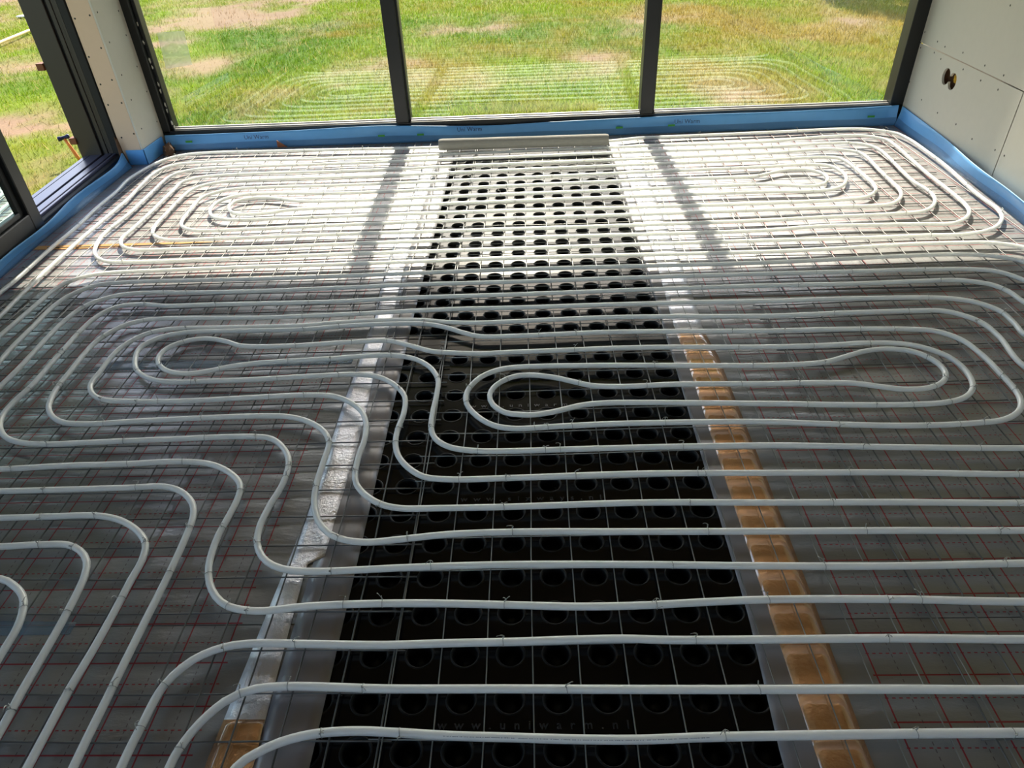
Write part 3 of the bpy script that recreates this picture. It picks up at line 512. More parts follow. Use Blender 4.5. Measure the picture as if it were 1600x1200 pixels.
def studs():
    px, py = .1008, .1047
    n = 24
    # shared cup mesh
    cup = MB(); prof = [(.0335, .0), (.0322, .0014), (.0300, .0012), (.0268, -.004), (.0258, -.012), (.0225, -.0275), (.0, -.0285)]
    vs = []; fs = []
    for (r, z) in prof[:-1]:
        vs += [(r*math.cos(2*math.pi*k/n), r*math.sin(2*math.pi*k/n), z) for k in range(n)]
    vs.append((0, 0, prof[-1][1]))
    for i in range(len(prof)-2):
        fs += [(i*n+k, i*n+(k+1) % n, (i+1)*n+(k+1) % n, (i+1)*n+k) for k in range(n)]
        fs[-n:] = [q[::-1] for q in fs[-n:]]
    fs += [((len(prof)-2)*n+(k+1) % n, (len(prof)-2)*n+k, len(vs)-1)[::-1] for k in range(n)]
    cup.add(vs, fs); cme = cup.mesh('cup', M['cup'], True)
    def panel(rows, ya, yb, label, words):
        t = empty('knobbed_panel', (0, ya, 0)); tag(t, label, 'floor panel', 'black knobbed floor panels between the foil boards')
        mb = MB(); xs = [-.475+px*k for k in range(10)]; xL, xR = xs[0]-px/2, xs[-1]+px/2
        edges = [rows[0]-(rows[1]-rows[0])/2]+[(a+b)/2 for a, b in zip(rows, rows[1:])]+[rows[-1]+(rows[-1]-rows[-2])/2]
        for j in range(len(rows)):
            for cx in xs:
                cy = rows[j]-ya; dn, upw = rows[j]-edges[j], edges[j+1]-rows[j]
                vs = []; fs = []
                for k in range(n):
                    a = 2*math.pi*k/n; c, s = math.cos(a), math.sin(a)
                    q = .5/max(abs(c), abs(s))
                    vs.append((cx+.0335*c, cy+.0335*s, 0)); vs.append((cx+q*c*px, cy+q*s*2*(upw if s > 0 else dn), 0))
                for k in range(n):
                    k2 = (k+1) % n; fs.append((2*k, 2*k+1, 2*k2+1, 2*k2))
                mb.add(vs, fs)
        # the plates round the cup field, the edges and the body
        ylo, yhi = edges[0]-ya, edges[-1]-ya
        def plate(x0, x1, y0, y1):
            if x1-x0 > 1e-4 and y1-y0 > 1e-4: mb.add([(x0, y0, 0), (x1, y0, 0), (x1, y1, 0), (x0, y1, 0)], [(0, 1, 2, 3)])
        plate(xL, xR, 0, ylo); plate(xL, xR, yhi, yb-ya); plate(xL-.004, xL, 0, yb-ya); plate(xR, .484, 0, yb-ya)
        mb.add([(xL-.004, 0, 0), (.484, 0, 0), (.484, 0, -.0295), (xL-.004, 0, -.0295), (xL-.004, yb-ya, 0), (.484, yb-ya, 0), (.484, yb-ya, -.0295), (xL-.004, yb-ya, -.0295)],
               [(0, 3, 2, 1), (4, 5, 6, 7), (1, 2, 6, 5), (0, 4, 7, 3), (3, 7, 6, 2)])
        mb.build('plate', M['panel'], t)
        for y in rows:
            for cx in xs:
                link('cup', cme, t, (cx, y-ya, 0))
        for (s, y) in words:
            text_mesh(s, .025, M['emboss'], t, (-.024, y-ya, .0008), (0, 0, 0), 2.0, .0007, .0003, .385)
    U1, U2 = 'www.uniwarm.nl', 'www.sixways.nl'
    panel([2.017-py*k for k in range(22, -1, -1)], -.36, 2.116, 'black knobbed plastic panel in the shade, nearest the camera', [(U1, 1.747), (U2, 1.334), (U1, .707), (U2, .29)])
    panel([2.218,2.322,2.428,2.533,2.642,2.752,2.865,2.971,3.082,3.189,3.294,3.414,3.531,3.639,3.75,3.867,3.99,4.106], 2.118, 4.585, 'black knobbed plastic panel partly in sun, nearest the window', [(U1, 2.697), (U2, 3.242)])
studs()

def strip(name, label, cat, pl, pr, z, mat, jit=.0, group=None, n=120):
    """a thin flat strip lying on the floor between two edges (lists of x,y from far to near)"""
    yl = np.array([p[1] for p in pl][::-1]); xl = np.array([p[0] for p in pl][::-1]); yr = np.array([p[1] for p in pr][::-1]); xr = np.array([p[0] for p in pr][::-1])
    rr = random.Random(hash(name) % 1000 if False else len(label))
    def fn(u, v):
        y = yl[0]+(yl[-1]-yl[0])*v; a = np.interp(y, yl, xl); b = np.interp(y, yr, xr)
        return (a+(b-a)*u, y, z+(rr.random()*jit if 0 < u < 1 else 0))
    mb = MB().grid(fn, 4, n)
    k = len(mb.v)
    o = mb.build(name, mat, None, True); tag(o, label, cat, group)
    md = o.modifiers.new('thickness', 'SOLIDIFY'); md.thickness = .0006; md.offset = -1
    return o
strip('plastic_film', 'smooth grey film strip along door side edge of the black panels', 'film', [(-.575, 4.3), (-.575, -.4)], [(-.478, 4.3), (-.478, 2.3), (-.467, 1.5), (-.46, .8), (-.452, -.4)], .0022, M['film'], .0)
strip('plastic_film', 'smooth grey film strip along drywall side edge of the black panels', 'film', [(.478, 4.3), (.476, 2.2), (.471, 1.5), (.468, .95), (.45, .65), (.44, -.4)], [(.535, 4.3), (.535, -.4)], .0022, M['film'], .0)
TL_l = [(-.655,4.05),(-.66,2.74),(-.635,2.36),(-.632,2.0),(-.64,1.73),(-.633,1.5),(-.633,1.275),(-.64,1.14),(-.648,1.0),(-.655,.85),(-.665,.65),(-.67,-.3)]
TL_r = [(-.58,4.05),(-.577,2.74),(-.56,2.36),(-.57,2.0),(-.555,1.73),(-.549,1.5),(-.552,1.275),(-.551,1.145),(-.551,1.139),(-.588,1.122),(-.589,1.08),(-.582,.9),(-.577,.78),(-.57,.65),(-.567,-.3)]
strip('pale_tape', 'crumpled pale aluminium tape on the door side of the black panels', 'tape', [p for p in TL_l if p[1] > .7]+[(-.662, .705)], [p for p in TL_r if p[1] > .7]+[(-.573, .705)], .003, M['tape_pale'], .0008, None, 260)
strip('packing_tape', 'short brown shiny tape piece on the door side, nearest the camera', 'tape', [(-.661,.72),(-.665,.65),(-.67,-.3)], [(-.575,.712),(-.57,.65),(-.567,-.3)], .004, M['tape'], .0007, None, 80)
strip('packing_tape', 'wide wrinkled shiny orange brown tape on the drywall side of the black panels', 'tape', [(.512,2.2),(.52,2.0),(.517,1.5),(.517,1.0),(.517,-.3)], [(.612,2.2),(.632,2.0),(.632,1.5),(.627,1.0),(.618,.68),(.615,-.3)], .003, M['tape'], .0007, None, 200)
strip('pale_tape', 'pale aluminium tape on the drywall side of the far black panel, running into the sun', 'tape', [(.528,4.05),(.530,2.79),(.515,2.27),(.514,2.17)], [(.638,4.05),(.634,2.79),(.622,2.27),(.615,2.17)], .0036, M['tape_pale'], .0008, None, 160)  # sky glare on the brown tape painted as a separate pale strip
def patch(pts, z, label):
    mb = MB().grid(lambda u, v: tuple((np.array(pts[0])*(1-u)*(1-v)+np.array(pts[1])*u*(1-v)+np.array(pts[2])*u*v+np.array(pts[3])*(1-u)*v).tolist())+(z,), 20, 3)
    o = mb.build('clear_tape', M['clear'], None, True); tag(o, label, 'tape')
    md = o.modifiers.new('thickness', 'SOLIDIFY'); md.thickness = .0004; md.offset = -1
patch([(-2.2,.915),(-1.1,.925),(-1.1,.958),(-2.2,.985)], .001, 'bluish clear tape over the foil seam below the four bent pipes')
patch([(-1.62,2.0),(-.66,2.008),(-.66,2.035),(-1.55,2.062)], .001, 'bluish clear tape over the foil seam inside the small pipe loop')

# ------------------------------------------------------------------ steel mesh
def mesh_sheets():
    g = 'welded steel mesh sheets under the pipes'
    r = .0015
    def sheet(xs, ys, label, seed, r=.0021, mat='steel_dull'):
        rr = random.Random(seed); x0, x1, y0, y1 = xs[0]-.025, xs[-1]+.025, ys[0]-.025, ys[-1]+.025
        t = empty('steel_mesh_sheet', (xs[0], ys[0], 0)); tag(t, label, 'wire mesh', g)
        o = vec(xs[0], ys[0], 0)
        ph = [rr.random()*6 for _ in range(4)]
        wob = lambda s, k: .0035*math.sin(s*2.1+ph[k])+.002*math.sin(s*5.3+ph[k]*2)
        for x in xs:
            pts = [vec(x+wob(y, 0)+rr.uniform(-.0008, .0008), y, .0122+.0016*math.sin(y*7+x*9)) - o for y in np.arange(y0, y1+.01, .15)]
            MB().tube(pts, r, 6).build('wire', M[mat], t, True)
        for y in ys:
            pts = [vec(x, y+wob(x, 1)+rr.uniform(-.0008, .0008), .0085+.0016*math.sin(x*8+y*7)) - o for x in np.arange(x0, x1+.01, .15)]
            MB().tube(pts, r, 6).build('wire', M[mat], t, True)
    ynear = [.074+.1*k for k in range(-1, 25)]; ynr = [.678+.1035*k for k in range(-7, 18)]; yfar = [2.43+.1035*k for k in range(21)]
    L = [-.33-.1*k for k in range(20)][::-1]; Lf = [-.345-.1*k for k in range(21)][::-1]
    Cn = [-.326+.1*k for k in range(13)]; Rn = [.862+.1*k for k in range(14)]; Rf = [.985+.1*k for k in range(13)]
    Cf = [-.335+.1*k for k in range(14)]
    sheet(L, ynear, 'steel mesh sheet in the shade on the sliding door side, under the bent pipes', 1)
    sheet(Cn, ynr, 'steel mesh sheet in the shade spanning the black knobbed panel', 2, .0015, 'steel')
    sheet(Rn, ynr, 'steel mesh sheet in the shade under the teardrop pipe loop by the drywall', 3)
    sheet(Lf, yfar, 'sunlit steel mesh sheet under the spiral pipe ends near the boxed column', 4)
    sheet(Cf, yfar, 'sunlit steel mesh sheet over the far black panel, before the grey tube', 5, .0015, 'steel')
    sheet(Rf, yfar, 'sunlit steel mesh sheet in the corner of window and drywall', 6)
mesh_sheets()

# ------------------------------------------------------------------ heating pipes
PIPE_R, PIPE_Z = .0088, .0228
PATHS = []
def pipes():
    for pts, label in ((C1, 'white plastic heating pipe wound as the far spiral along the window, mostly in sun'),
                       (C2, 'white plastic heating pipe wound in the middle with two teardrop loops over the black panel'),
                       (C3, 'white plastic heating pipe crossing the floor nearest the camera, curving down at the near tape')):
        P = spline(pts, .018, PIPE_Z); PATHS.append(P)
        o = MB().tube(P, PIPE_R, 12).build('heating_pipe', M['pipe'], None, True)
        tag(o, label, 'pipe', 'white heating pipe circuits')
pipes()
def marking():
    P = PATHS[2]; T = np.gradient(P, axis=0); rr = random.Random(8); mb = MB()
    ids = [i for i in range(len(P)) if -.2 < P[i][0] < .32 and P[i][1] < .72 and P[i][1] > .6]
    for i in ids:
        t = T[i]/np.linalg.norm(T[i]); nrm = vec(0, -.55, .83); w = np.cross(t, nrm); w /= np.linalg.norm(w)
        x = -.008
        while x < .009:
            L = rr.uniform(.001, .0028); c = P[i]+t*(x+L/2)+nrm*(PIPE_R+.0002)
            mb.add([c-t*L/2-w*.0006, c+t*L/2-w*.0006, c+t*L/2+w*.0006, c-t*L/2+w*.0006], [(0, 1, 2, 3)]); x += L+rr.choice((.0008, .0008, .003))
    o = mb.build('printed_marking', M['mark'], bpy.data.objects['heating_pipe.002']); o['kind'] = 'stuff'
marking()
def ties():
    base = MB.__new__(MB)
    variants = []
    for k in range(7):
        rr = random.Random(40+k); mb = MB()
        n = 10; rl = PIPE_R+.0009
        mb.tube([(.0012*math.sin(2*math.pi*i/n*1.0), rl*math.cos(2*math.pi*i/n+1.2), rl*math.sin(2*math.pi*i/n+1.2)) for i in range(n+1)], .00075, 4, False)
        a0 = rr.uniform(.3, 2.6)
        b = vec(0, rl*math.cos(a0), rl*math.sin(a0)); d = vec(rr.uniform(-.7, .7), math.cos(a0), math.sin(a0)*1.0+.35); d /= np.linalg.norm(d)
        sx = np.cross(d, vec(1, 0, 0)); sx /= np.linalg.norm(sx); sy = np.cross(d, sx)
        for s in (0, math.pi):
            tw = [b+d*(.0012*i)+.0009*(math.cos(i*1.3+s)*sx+math.sin(i*1.3+s)*sy) for i in range(8)]
            e = vec(rr.uniform(-1, 1), rr.uniform(-.6, .6), rr.uniform(-.2, .5)); tl = rr.uniform(.009, .021)
            tw += [tw[-1]+e*tl*.4+d*.002, tw[-1]+e*tl*.8+d*.001, tw[-1]+e*tl-vec(0, 0, .002)]
            mb.tube(tw, .0008, 4)
        variants.append(mb.mesh('wire_tie', M['tie'], True))
    A = np.concatenate(PATHS); Tn = np.concatenate([np.gradient(P, axis=0) for P in PATHS])
    rr = random.Random(11); spots = []
    for (x, y) in TIES:
        i = int(np.argmin((A[:, 0]-x)**2+(A[:, 1]-y)**2)); spots.append(i)
    off = 0
    for P, T in zip(PATHS[:2], (0, 0)):
        seg = np.linalg.norm(np.diff(P, axis=0), axis=1); acc = 0; nxt = .2
        for i in range(len(seg)):
            acc += seg[i]
            if acc > nxt:
                nxt = acc+rr.uniform(.35, .62)
                p = P[i]
                if p[1] > 2.62 and -2.35 < p[0] < 2.3 and len(spots) < 300: spots.append(off+i)
        off += len(P)
    for i in spots:
        o = link('wire_tie', variants[rr.randrange(7)], None, tuple(A[i]), math.atan2(Tn[i][1], Tn[i][0])+(math.pi if rr.random() < .5 else 0)+rr.uniform(-.12, .12))
        p = A[i]; ci = 0 if i < len(PATHS[0]) else (1 if i < len(PATHS[0])+len(PATHS[1]) else 2)
        on = ('the far spiral pipe', 'the middle pipe circuit', 'the nearest pipe circuit')[ci]
        ar = 'over the black panels' if abs(p[0]) < .48 else ('on door side foil' if p[0] < 0 else 'on drywall side foil')
        lt = 'in the sun' if 2.66 < p[1] < 4.4 else 'in the shade'
        tag(o, 'twisted steel wire tie on %s %s %s' % (on, ar, lt), 'wire tie', 'wire ties on %s %s %s' % (on, ar, lt))
ties()

# ------------------------------------------------------------------ blue edge strips
def edge_strip(base, top, label, flip=1, thick=.007, text=()):
    """base and top: lists of (x, y, z) giving the face toward the room"""
    b = np.array(base, float); t = np.array(top, float)
    def res(P, n):
        d = np.r_[0, np.cumsum(np.linalg.norm(np.diff(P, axis=0), axis=1))]; d /= d[-1]; s = np.linspace(0, 1, n)
        Q = np.stack([np.interp(s, d, P[:, i]) for i in range(3)], 1)
        K = np.array([1, 2, 3, 2, 1.]); K /= K.sum()
        Z = np.pad(Q, ((2, 2), (0, 0)), 'edge'); Q2 = sum(K[i]*Z[i:i+n] for i in range(5)); Q2[0] = Q[0]; Q2[-1] = Q[-1]; return Q2
    n = 70; b = res(b, n); t = res(t, n)
    prof = []
    m = 7
    mb = MB(); vs = []
    tan = np.gradient(b, axis=0); nrm = np.stack([-tan[:, 1], tan[:, 0], 0*tan[:, 0]], 1); nrm /= np.linalg.norm(nrm, axis=1)[:, None]; nrm *= flip
    for i in range(n):
        row = []
        for k in range(m):
            v = k/(m-1); bow = .008*math.sin(math.pi*v)*math.sin(i*.5)
            row.append(b[i]*(1-v)+t[i]*v + nrm[i]*(bow - .012*(1-v)**3*-1))
        up = vec(0, 0, 1)
        row.append(t[i]+up*.002-nrm[i]*thick*.5)
        back = [r-nrm[i]*thick for r in row[:m]][::-1]
        vs += row+back
    w = 2*m+1
    fs = [(i*w+k, i*w+(k+1) % w, (i+1)*w+(k+1) % w, (i+1)*w+k) for i in range(n-1) for k in range(w)]
    fs += [tuple(range(w)), tuple((n-1)*w+k for k in range(w))[::-1]]
    mb.add(vs, fs); o = mb.build('edge_strip', M['blue'], None, True); tag(o, label, 'edge strip', 'blue foam edge strips round the floor')
    sk = MB(); vs = []
    for i in range(n):
        for k in range(5):
            v = .42*k/4; bow = .008*math.sin(math.pi*v)*math.sin(i*.5)
            vs.append(b[i]*(1-v)+t[i]*v + nrm[i]*(bow+.012*(1-v)**3+.0022+.004*(1-2*v)))
    sk.add(vs, [(i*5+k, (i+1)*5+k, (i+1)*5+k+1, i*5+k+1) for i in range(n-1) for k in range(4)])
    so = sk.build('film_skirt', M['skirt'], o, True); so['label'] = 'greyish film flap on the lower half'
    return o, b, t, nrm
def back_strip():
    top = [(-2.41,4.574,.09),(-2.372,4.567,.093),(-2.222,4.563,.092),(-1.797,4.566,.093),(-1.5,4.564,.095),(-1.268,4.565,.101),(-1.007,4.566,.106),(-.746,4.564,.096),(-.373,4.562,.081),(-.125,4.563,.082),(.123,4.565,.09),(.695,4.566,.097),(1.1,4.565,.102),(1.502,4.564,.100),(1.981,4.566,.104),(2.099,4.566,.106),(2.315,4.568,.113)]
    base = [(p[0], 4.552, .0) for p in top]
    o, b, t, nn = edge_strip(base, top, 'blue foam edge strip along the foot of the large window', -1)
    def on(x, z):
        y = 4.552+(4.565-4.552)*z/.1
        return y
    for x in (-1.79, -.398, .991):
        text_mesh('Uni Warm', .036, M['ink'], o, (x, 4.534, .072), (math.radians(80), 0, 0), 1.05, .0002)
    for (x, z) in ((-2.239,.06),(-.972,.053),(-.717,.052),(.562,.051),(.893,.053),(2.141,.063)):
        MB().box((x-.022, 4.528, z-.006), (x+.022, 4.5295, z+.006)).build('printed_mark', M['green'], o)['label'] = 'green printed dash'
back_strip()
edge_strip([(-2.515,4.235,0),(-2.51,4.1,0),(-2.5,3.823,0),(-2.48,3.478,0),(-2.474,3.256,0),(-2.46,3.046,0),(-2.442,2.862,0),(-2.36,1.9,0),(-2.2,.2,0)],
           [(-2.545,4.265,.085),(-2.478,4.07,.075),(-2.48,3.90,.072),(-2.487,3.73,.07),(-2.487,3.57,.07),(-2.462,3.43,.072),(-2.43,3.28,.072),(-2.42,3.2,.072),(-2.415,3.03,.072),(-2.42,2.89,.072),(-2.40,2.77,.072),(-2.35,1.9,.075),(-2.22,.2,.075)],
           'wavy blue foam edge strip along the sill of the glass sliding door', 1)
edge_strip([(2.318,4.546,0),(2.305,4.08,0),(2.282,3.534,0),(2.245,2.994,0),(2.2,2.2,0),(2.13,.2,0)],
           [(2.335,4.56,.108),(2.325,4.25,.100),(2.305,3.913,.095),(2.262,3.60,.093),(2.243,3.41,.094),(2.235,3.18,.095),(2.215,3.04,.095),(2.18,2.2,.095),(2.11,.2,.095)],
           'blue foam edge strip along the foot of the grey drywall, bulging away from it', -1)
def column_strip():
    mb = MB()
    mb.bevbox((-2.535, 4.281, .0), (-2.414, 4.289, .092), .002).bevbox((-2.4235, 4.281, .0), (-2.4145, 4.545, .095), .002)
    o = mb.build('edge_strip', M['blue']); tag(o, 'blue foam strip folded round the foot of the boxed corner column', 'edge strip', 'blue foam edge strips round the floor')
column_strip()

# ------------------------------------------------------------------ loose things inside
def tube():
    c = vec(0, 0, 0); n = 20; L = 1.035; ro, ri = .036, .027
    prof = lambda r, k: (r*math.cos(2*math.pi*k/n), r*math.sin(2*math.pi*k/n))
    mb = MB(); vs = []; fs = []
    rr = random.Random(2)
    xs = [0, .006, .02]+[L*k/14 for k in range(1, 14)]+[L-.02, L-.006, L]
    for i, x in enumerate(xs):
        r = ro-(.005 if i in (0, len(xs)-1) else (.0015 if i in (1, len(xs)-2) else 0))
        for k in range(n):
            y, z = prof(r*(1+.012*rr.uniform(-1, 1)), k)
            if z < -.024: z = -.024-(-.024-z)*.35     # flattened where it lies
            vs.append((x-L/2, y, z))
    m = len(xs)
    fs = [(i*n+k, i*n+(k+1) % n, (i+1)*n+(k+1) % n, (i+1)*n+k) for i in range(m-1) for k in range(n)]
    b0 = len(vs)
    for x in (0, .25, L-.25, L):
        for k in range(n):
            y, z = prof(ri, k); vs.append((x-L/2, y, max(z, -.02)))
    for a, b_ in ((0, b0), ((m-1)*n, b0+3*n)):
        fs += [(a+k, b_+k, b_+(k+1) % n, a+(k+1) % n) for k in range(n)]
    for s in (0, 2): fs += [(b0+s*n+k, b0+s*n+(k+1) % n, b0+(s+1)*n+(k+1) % n, b0+(s+1)*n+k) for k in range(n)]
    fs += [tuple(b0+n+k for k in range(n)), tuple(b0+2*n+k for k in range(n))]
    mb.add(vs, fs)
    o = mb.build('foam_tube', M['tube'], None, True); o.location = (-.052, 4.262, .0315+.029); o.rotation_euler = (0, 0, math.radians(-.9))
    tag(o, 'pale grey foam tube lying across the pipes below the window', 'tube')
tube()
def lump(name, loc, size, mat, label, cat, seed, nn=9):
    rr = random.Random(seed); mb = MB()
    vs = []; rows = 6
    for j in range(rows):
        v = j/(rows-1)
        for k in range(nn):
            a = 2*math.pi*k/nn; q = (1-.55*v**1.5)*rr.uniform(.7, 1.1)
            vs.append((size[0]*q*math.cos(a), size[1]*q*math.sin(a), size[2]*v*rr.uniform(.85, 1.1)))
    fs = [(j*nn+k, j*nn+(k+1) % nn, (j+1)*nn+(k+1) % nn, (j+1)*nn+k) for j in range(rows-1) for k in range(nn)]+[tuple((rows-1)*nn+k for k in range(nn)), tuple(range(nn))[::-1]]
    mb.add(vs, fs); o = mb.build(name, mat); o.location = loc; tag(o, label, cat); return o
lump('insulation_scrap', (-2.36, 4.47, 0.0), (.035, .075, .07), M['scrap'], 'dark brown insulation scrap in the corner behind the boxed column', 'scrap', 4)
lump('insulation_scrap', (-2.553, 4.262, 0.0), (.02, .016, .17), M['scrap'], 'light brown ragged scrap wedged between boxed column and door frame', 'scrap', 6)
wd = MB().add([(-.03,0,0),(.035,0,0),(-.026,0,.045),(-.03,.006,0),(.035,.006,0),(-.026,.006,.045)], [(0,1,2),(5,4,3),(0,3,4,1),(1,4,5,2),(2,5,3,0)]).build('wooden_wedge', M['wood'])
wd.location = (-1.625, 4.500, .012); tag(wd, 'small dark brown triangular wedge leaning on the blue window strip', 'wedge')

# ------------------------------------------------------------------ garden
GZ = -.15
DIRT = [(1.1,(-4.3,12.0,1.3,1.3)),(.9,(-4.5,9.3,.45,.5)),(.5,(-3.5,8.0,.35,.3)),(1.0,(-9.6,13.7,2.5,2.0)),(.7,(-6.3,8.7,.8,.7)),(1.1,(-4.3,5.85,1.1,.38)),(.6,(-1.8,7.9,.4,.25)),(.28,(.27,7.4,.9,.25)),(.9,(-4.7,10.6,.6,1.0)),(.8,(-5.9,10.8,.6,.6))]
DRY = [(.9,(2.25,10.0,1.6,.9)),(.8,(2.3,8.3,1.5,.6)),(.6,(3.4,7.4,.8,.4)),(.8,(3.8,9.1,1.2,.8)),(.5,(.3,7.5,1.6,.5)),(.5,(-7.0,10.2,1.4,.9)),(.4,(.3,6.0,2.5,.5)),(.5,(-1.1,7.3,.7,.6)),(.7,(-8.0,12.5,1.6,1.2))]
LUSH = [(.9,(-3.2,9.4,1.3,.7)),(.9,(-3.2,7.6,.8,.6)),(.8,(-2.6,9.4,1.0,.9)),(.7,(-2.9,6.0,1.0,.7)),(.8,(.9,8.6,1.0,.8)),(.7,(0,9.6,1.2,1.0)),(.5,(1.2,7.8,.7,.4)),(.9,(-4.9,7.7,.9,.6)),(.4,(-3.6,5.1,.7,.3)),(.5,(2.6,9.6,.5,.4))]

def lawn_masks(x, y):
    def blob(cx, cy, rx, ry): return np.exp(-((x-cx)/rx)**2-((y-cy)/ry)**2)
    dirt = sum(s*blob(*b) for s, b in DIRT); dry = sum(s*blob(*b) for s, b in DRY); lush = sum(s*blob(*b) for s, b in LUSH)
    rs = np.random.RandomState(5); n = np.zeros_like(x); n2 = np.zeros_like(x); n3 = np.zeros_like(x)
    for k in range(26):
        a = rs.uniform(0, 6.28); f = 2.2*1.12**k; p = rs.uniform(0, 6.28, 3)
        w = 1/(f**.55)
        n += w*np.sin(f*(x*math.cos(a)+y*math.sin(a))+p[0]); n2 += w*np.sin(f*(x*math.cos(a+1)+y*math.sin(a+1))+p[1]); n3 += w*np.sin(f*(x*math.cos(a+2)+y*math.sin(a+2))+p[2])
    return dirt*(1+.25*n2)+.22*n-.04, dry*.75+.2*n2+.045*(x+1), lush+.18*n3
def lawn():
    mn, nt, b = new_mat('lawn_soil')
    at = N(nt, 'ShaderNodeAttribute'); at.attribute_name = 'soil'
    tc = N(nt, 'ShaderNodeTexCoord'); no = N(nt, 'ShaderNodeTexNoise', Scale=45.0, Detail=6.0, Roughness=.7); nt.links.new(tc.outputs['Object'], no.inputs['Vector'])
    n4 = math_(nt, 'ADD', math_(nt, 'MULTIPLY', no.outputs['Fac'], .9), .55)
    mx = nt.nodes.new('ShaderNodeMix'); mx.data_type = 'RGBA'; mx.blend_type = 'MULTIPLY'; mx.inputs[0].default_value = 1
    nt.links.new(at.outputs['Color'], mx.inputs[6]); nt.links.new(n4, mx.inputs[7]); nt.links.new(mx.outputs[2], b.inputs['Base Color'])
    b.inputs['Roughness'].default_value = .95; b.inputs['Specular IOR Level'].default_value = .1
    x0, x1, y0, y1, st = -15, 11, 1.6, 22, .09
    nx, ny = int((x1-x0)/st), int((y1-y0)/st)
    gx, gy = np.meshgrid(np.linspace(x0, x1, nx+1), np.linspace(y0, y1, ny+1))
    # the lawn also runs on past the door side of the house
    def colour(x, y):
        d, r, l = lawn_masks(x, y)
        d = np.clip(d, 0, 1)[:, None]; r = np.clip(r, 0, 1)[:, None]; l = np.clip(l, 0, 1)[:, None]
        base = np.array(lin(136, 158, 38)[:3]); C = base*np.ones((len(x), 1))
        C = C*(1-.75*l)+np.array(lin(84, 128, 26)[:3])*.75*l
        C = C*(1-r)+np.array(lin(168, 146, 66)[:3])*r
        C = C*(1-d)+np.array(lin(178, 148, 120)[:3])*d
        return C*.74, d[:, 0]
    X, Y = gx.ravel(), gy.ravel()
    C, D = colour(X, Y)
    rs = np.random.RandomState(1)
    Z = GZ+.012*np.sin(X*3.1)*np.sin(Y*2.7)+rs.uniform(-.006, .006, len(X))
    me = bpy.data.meshes.new('lawn'); V = np.stack([X, Y, Z], 1)
    idx = np.arange((nx+1)*(ny+1)).reshape(ny+1, nx+1)
    Fq = np.stack([idx[:-1, :-1], idx[:-1, 1:], idx[1:, 1:], idx[1:, :-1]], -1).reshape(-1, 4)
    def fill(me, V, F, k, cols, attr):
        me.vertices.add(len(V)); me.vertices.foreach_set('co', V.astype(np.float32).ravel())
        me.loops.add(F.size); me.loops.foreach_set('vertex_index', F.astype(np.int32).ravel())
        me.polygons.add(len(F)); me.polygons.foreach_set('loop_start', np.arange(0, F.size, k, dtype=np.int32)); me.polygons.foreach_set('loop_total', np.full(len(F), k, np.int32))
        me.update(calc_edges=True)
        ca = me.color_attributes.new(attr, 'FLOAT_COLOR', 'POINT'); ca.data.foreach_set('color', np.c_[cols, np.ones(len(V))].astype(np.float32).ravel())
    soil = C*.8
    fill(me, V, Fq, 4, soil, 'soil'); me.materials.append(mn)
    o = struct(link('lawn', me))
    far = MB().add([(-60, -10, GZ-.02), (60, -10, GZ-.02), (60, 90, GZ-.02), (-60, 90, GZ-.02)], [(0, 1, 2, 3)])
    struct(far.build('ground_beyond', M['earth']))
    # blades, denser near the house
    n = 330000
    bx = rs.uniform(-13, 8.5, n*2); by = np.where(bx < -2.9, 2.4, 4.78) + (rs.uniform(0, 1, n*2)**1.7)*np.where(bx < -2.9, 14.5, 12.5)
    lim = (bx > -3.6-.95*(by-2.0)) & (bx < 2.4+.62*(by-4.6))
    bx, by = bx[lim][:n], by[lim][:n]
    C, D = colour(bx, by); keep = rs.uniform(0, 1, len(bx)) > D*.93
    bx, by, C = bx[keep], by[keep], C[keep]; n = len(bx)
    h = rs.uniform(.018, .055, n)*(1+.6*rs.uniform(0, 1, n)**6); w = rs.uniform(.0018, .0036, n)*(1+.10*(by-4.8)); a = rs.uniform(0, 6.283, n); ln = rs.uniform(.1, .9, n)*h; la = rs.uniform(0, 6.283, n)
    gz = GZ+.012*np.sin(bx*3.1)*np.sin(by*2.7)
    ca, sa = np.cos(a)*w, np.sin(a)*w
    p0 = np.stack([bx-ca, by-sa, gz-.004], 1); p1 = np.stack([bx+ca, by+sa, gz-.004], 1); p2 = np.stack([bx+np.cos(la)*ln, by+np.sin(la)*ln, gz+h], 1)
    V = np.stack([p0, p1, p2], 1).reshape(-1, 3); F = np.arange(3*n).reshape(-1, 3)
    t = rs.uniform(.65, 1.45, n)[:, None]; straw = (rs.uniform(0, 1, n) < .08)[:, None]
    C2 = np.where(straw, np.array(lin(205, 185, 120)[:3])*.75, C*t); C3 = np.repeat(C2, 3, axis=0)
    me = bpy.data.meshes.new('grass'); fill(me, V, F, 3, C3, 'blade')
    mg, nt, b = new_mat('grass_blades'); at = N(nt, 'ShaderNodeAttribute'); at.attribute_name = 'blade'
    nt.links.new(at.outputs['Color'], b.inputs['Base Color']); b.inputs['Roughness'].default_value = .7; b.inputs['Specular IOR Level'].default_value = .15
    tl = N(nt, 'ShaderNodeBsdfTranslucent'); nt.links.new(at.outputs['Color'], tl.inputs[0]); ms = N(nt, 'ShaderNodeMixShader'); ms.inputs[0].default_value = .45
    nt.links.new(b.outputs[0], ms.inputs[1]); nt.links.new(tl.outputs[0], ms.inputs[2]); nt.links.new(ms.outputs[0], nt.nodes['Material Output'].inputs[0])
    me.materials.append(mg); g = link('grass', me); g['kind'] = 'stuff'; tag(g, 'patchy green and straw yellow grass outside the windows', 'grass')
M['earth'] = simple('lawn_beyond', lin(125, 128, 60), .95, 0, .3, 2)
lawn()

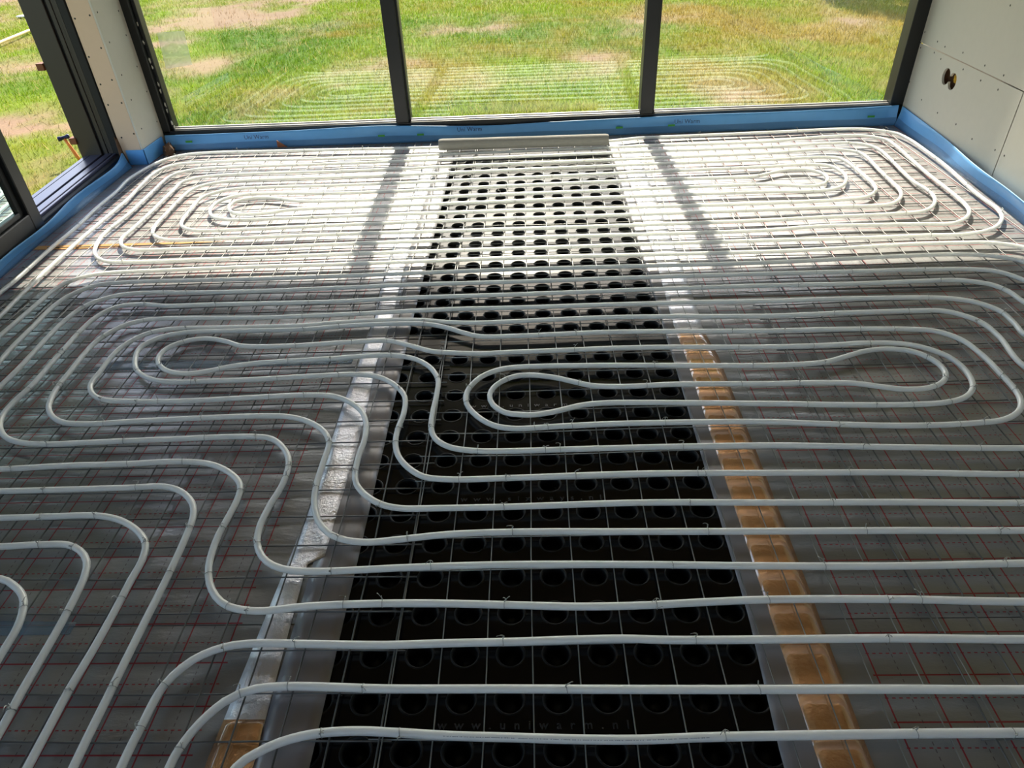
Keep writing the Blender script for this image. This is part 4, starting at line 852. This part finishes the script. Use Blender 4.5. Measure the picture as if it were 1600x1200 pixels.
def garden_things():
    t = empty('mallet', (-3.2, 4.83, GZ)); tag(t, 'small hammer with orange handle and dark head standing in the grass', 'hammer')
    b = vec(0, 0, -.01); e = vec(-.07, .02, .175)
    MB().tube([b, b*.7+e*.3, b*.3+e*.7, e], [.010, .0125, .011, .009], 10).build('handle', M['orange'], t, True)
    d = vec(.85, .5, .12); d /= np.linalg.norm(d)
    MB().tube([e-d*.040, e-d*.037, e-d*.022, e-d*.015, e+d*.015, e+d*.022, e+d*.033, e+d*.037], [.012, .016, .016, .012, .012, .016, .016, .013], 10).build('head', M['navy'], t, True)
    hp = spline([(-6.3,7.4),(-6.62,8.6),(-6.83,9.58),(-7.0,10.65),(-7.3,12.2)], .1, GZ+.045)
    o = MB().tube(hp, .02, 8).build('garden_hose', M['hose'], None, True); tag(o, 'pale yellow hose lying on the lawn beyond the sliding door', 'hose')
    mb = MB().tube([(0, 0, 0), (0, 0, .012), (0, 0, .018), (0, 0, .02)], [.10, .11, .09, .02], 16); o = mb.build('white_disc', M['white'], None, True); o.location = (-8.05, 12.2, GZ+.02)
    tag(o, 'small round white disc on the lawn seen past the door frame', 'disc')
    for (x, z, l) in ((-2.832, .592, 'brown wooden block on the outside of the door frame, the upper one'), (-2.82, .168, 'brown wooden block on the outside of the door frame, just above the sill')):
        o = MB().bevbox((-.022, -.05, -.02), (.02, .0, .018), .002).build('wooden_block', M['wood']); o.location = (x, 4.30, z); tag(o, l, 'block', 'wooden blocks on the door frame')
    # tree beyond the frame whose shadow lies on the lawn
    t = empty('garden_tree', (4.75, 13.9, GZ)); tag(t, 'leafy tree standing on the lawn beyond the window', 'tree')
    MB().tube([(0,0,0),(.03,0,.8),(.0,.02,1.7),(.05,0,2.6)], [.13,.11,.09,.05], 10).build('trunk', M['bark'], t, True)
    rr = random.Random(9); mb = MB()
    for k in range(1500):
        a = rr.uniform(0, 6.28); u = rr.uniform(-1, 1); r = rr.uniform(.4, 1)**.5; s = math.sqrt(1-u*u)
        c = vec(.95*r*s*math.cos(a), .95*r*s*math.sin(a), 2.75+.95*r*u)
        e1 = vec(rr.uniform(-1,1), rr.uniform(-1,1), rr.uniform(-1,1)); e1 /= np.linalg.norm(e1); e2 = np.cross(e1, vec(rr.uniform(-1,1), rr.uniform(-1,1), rr.uniform(-1,1))); e2 /= np.linalg.norm(e2)
        mb.add([c-e1*.11, c+e2*.05, c+e1*.11, c-e2*.05], [(0,1,2,3)])
    mb.build('crown', M['leaf'], t)
garden_things()
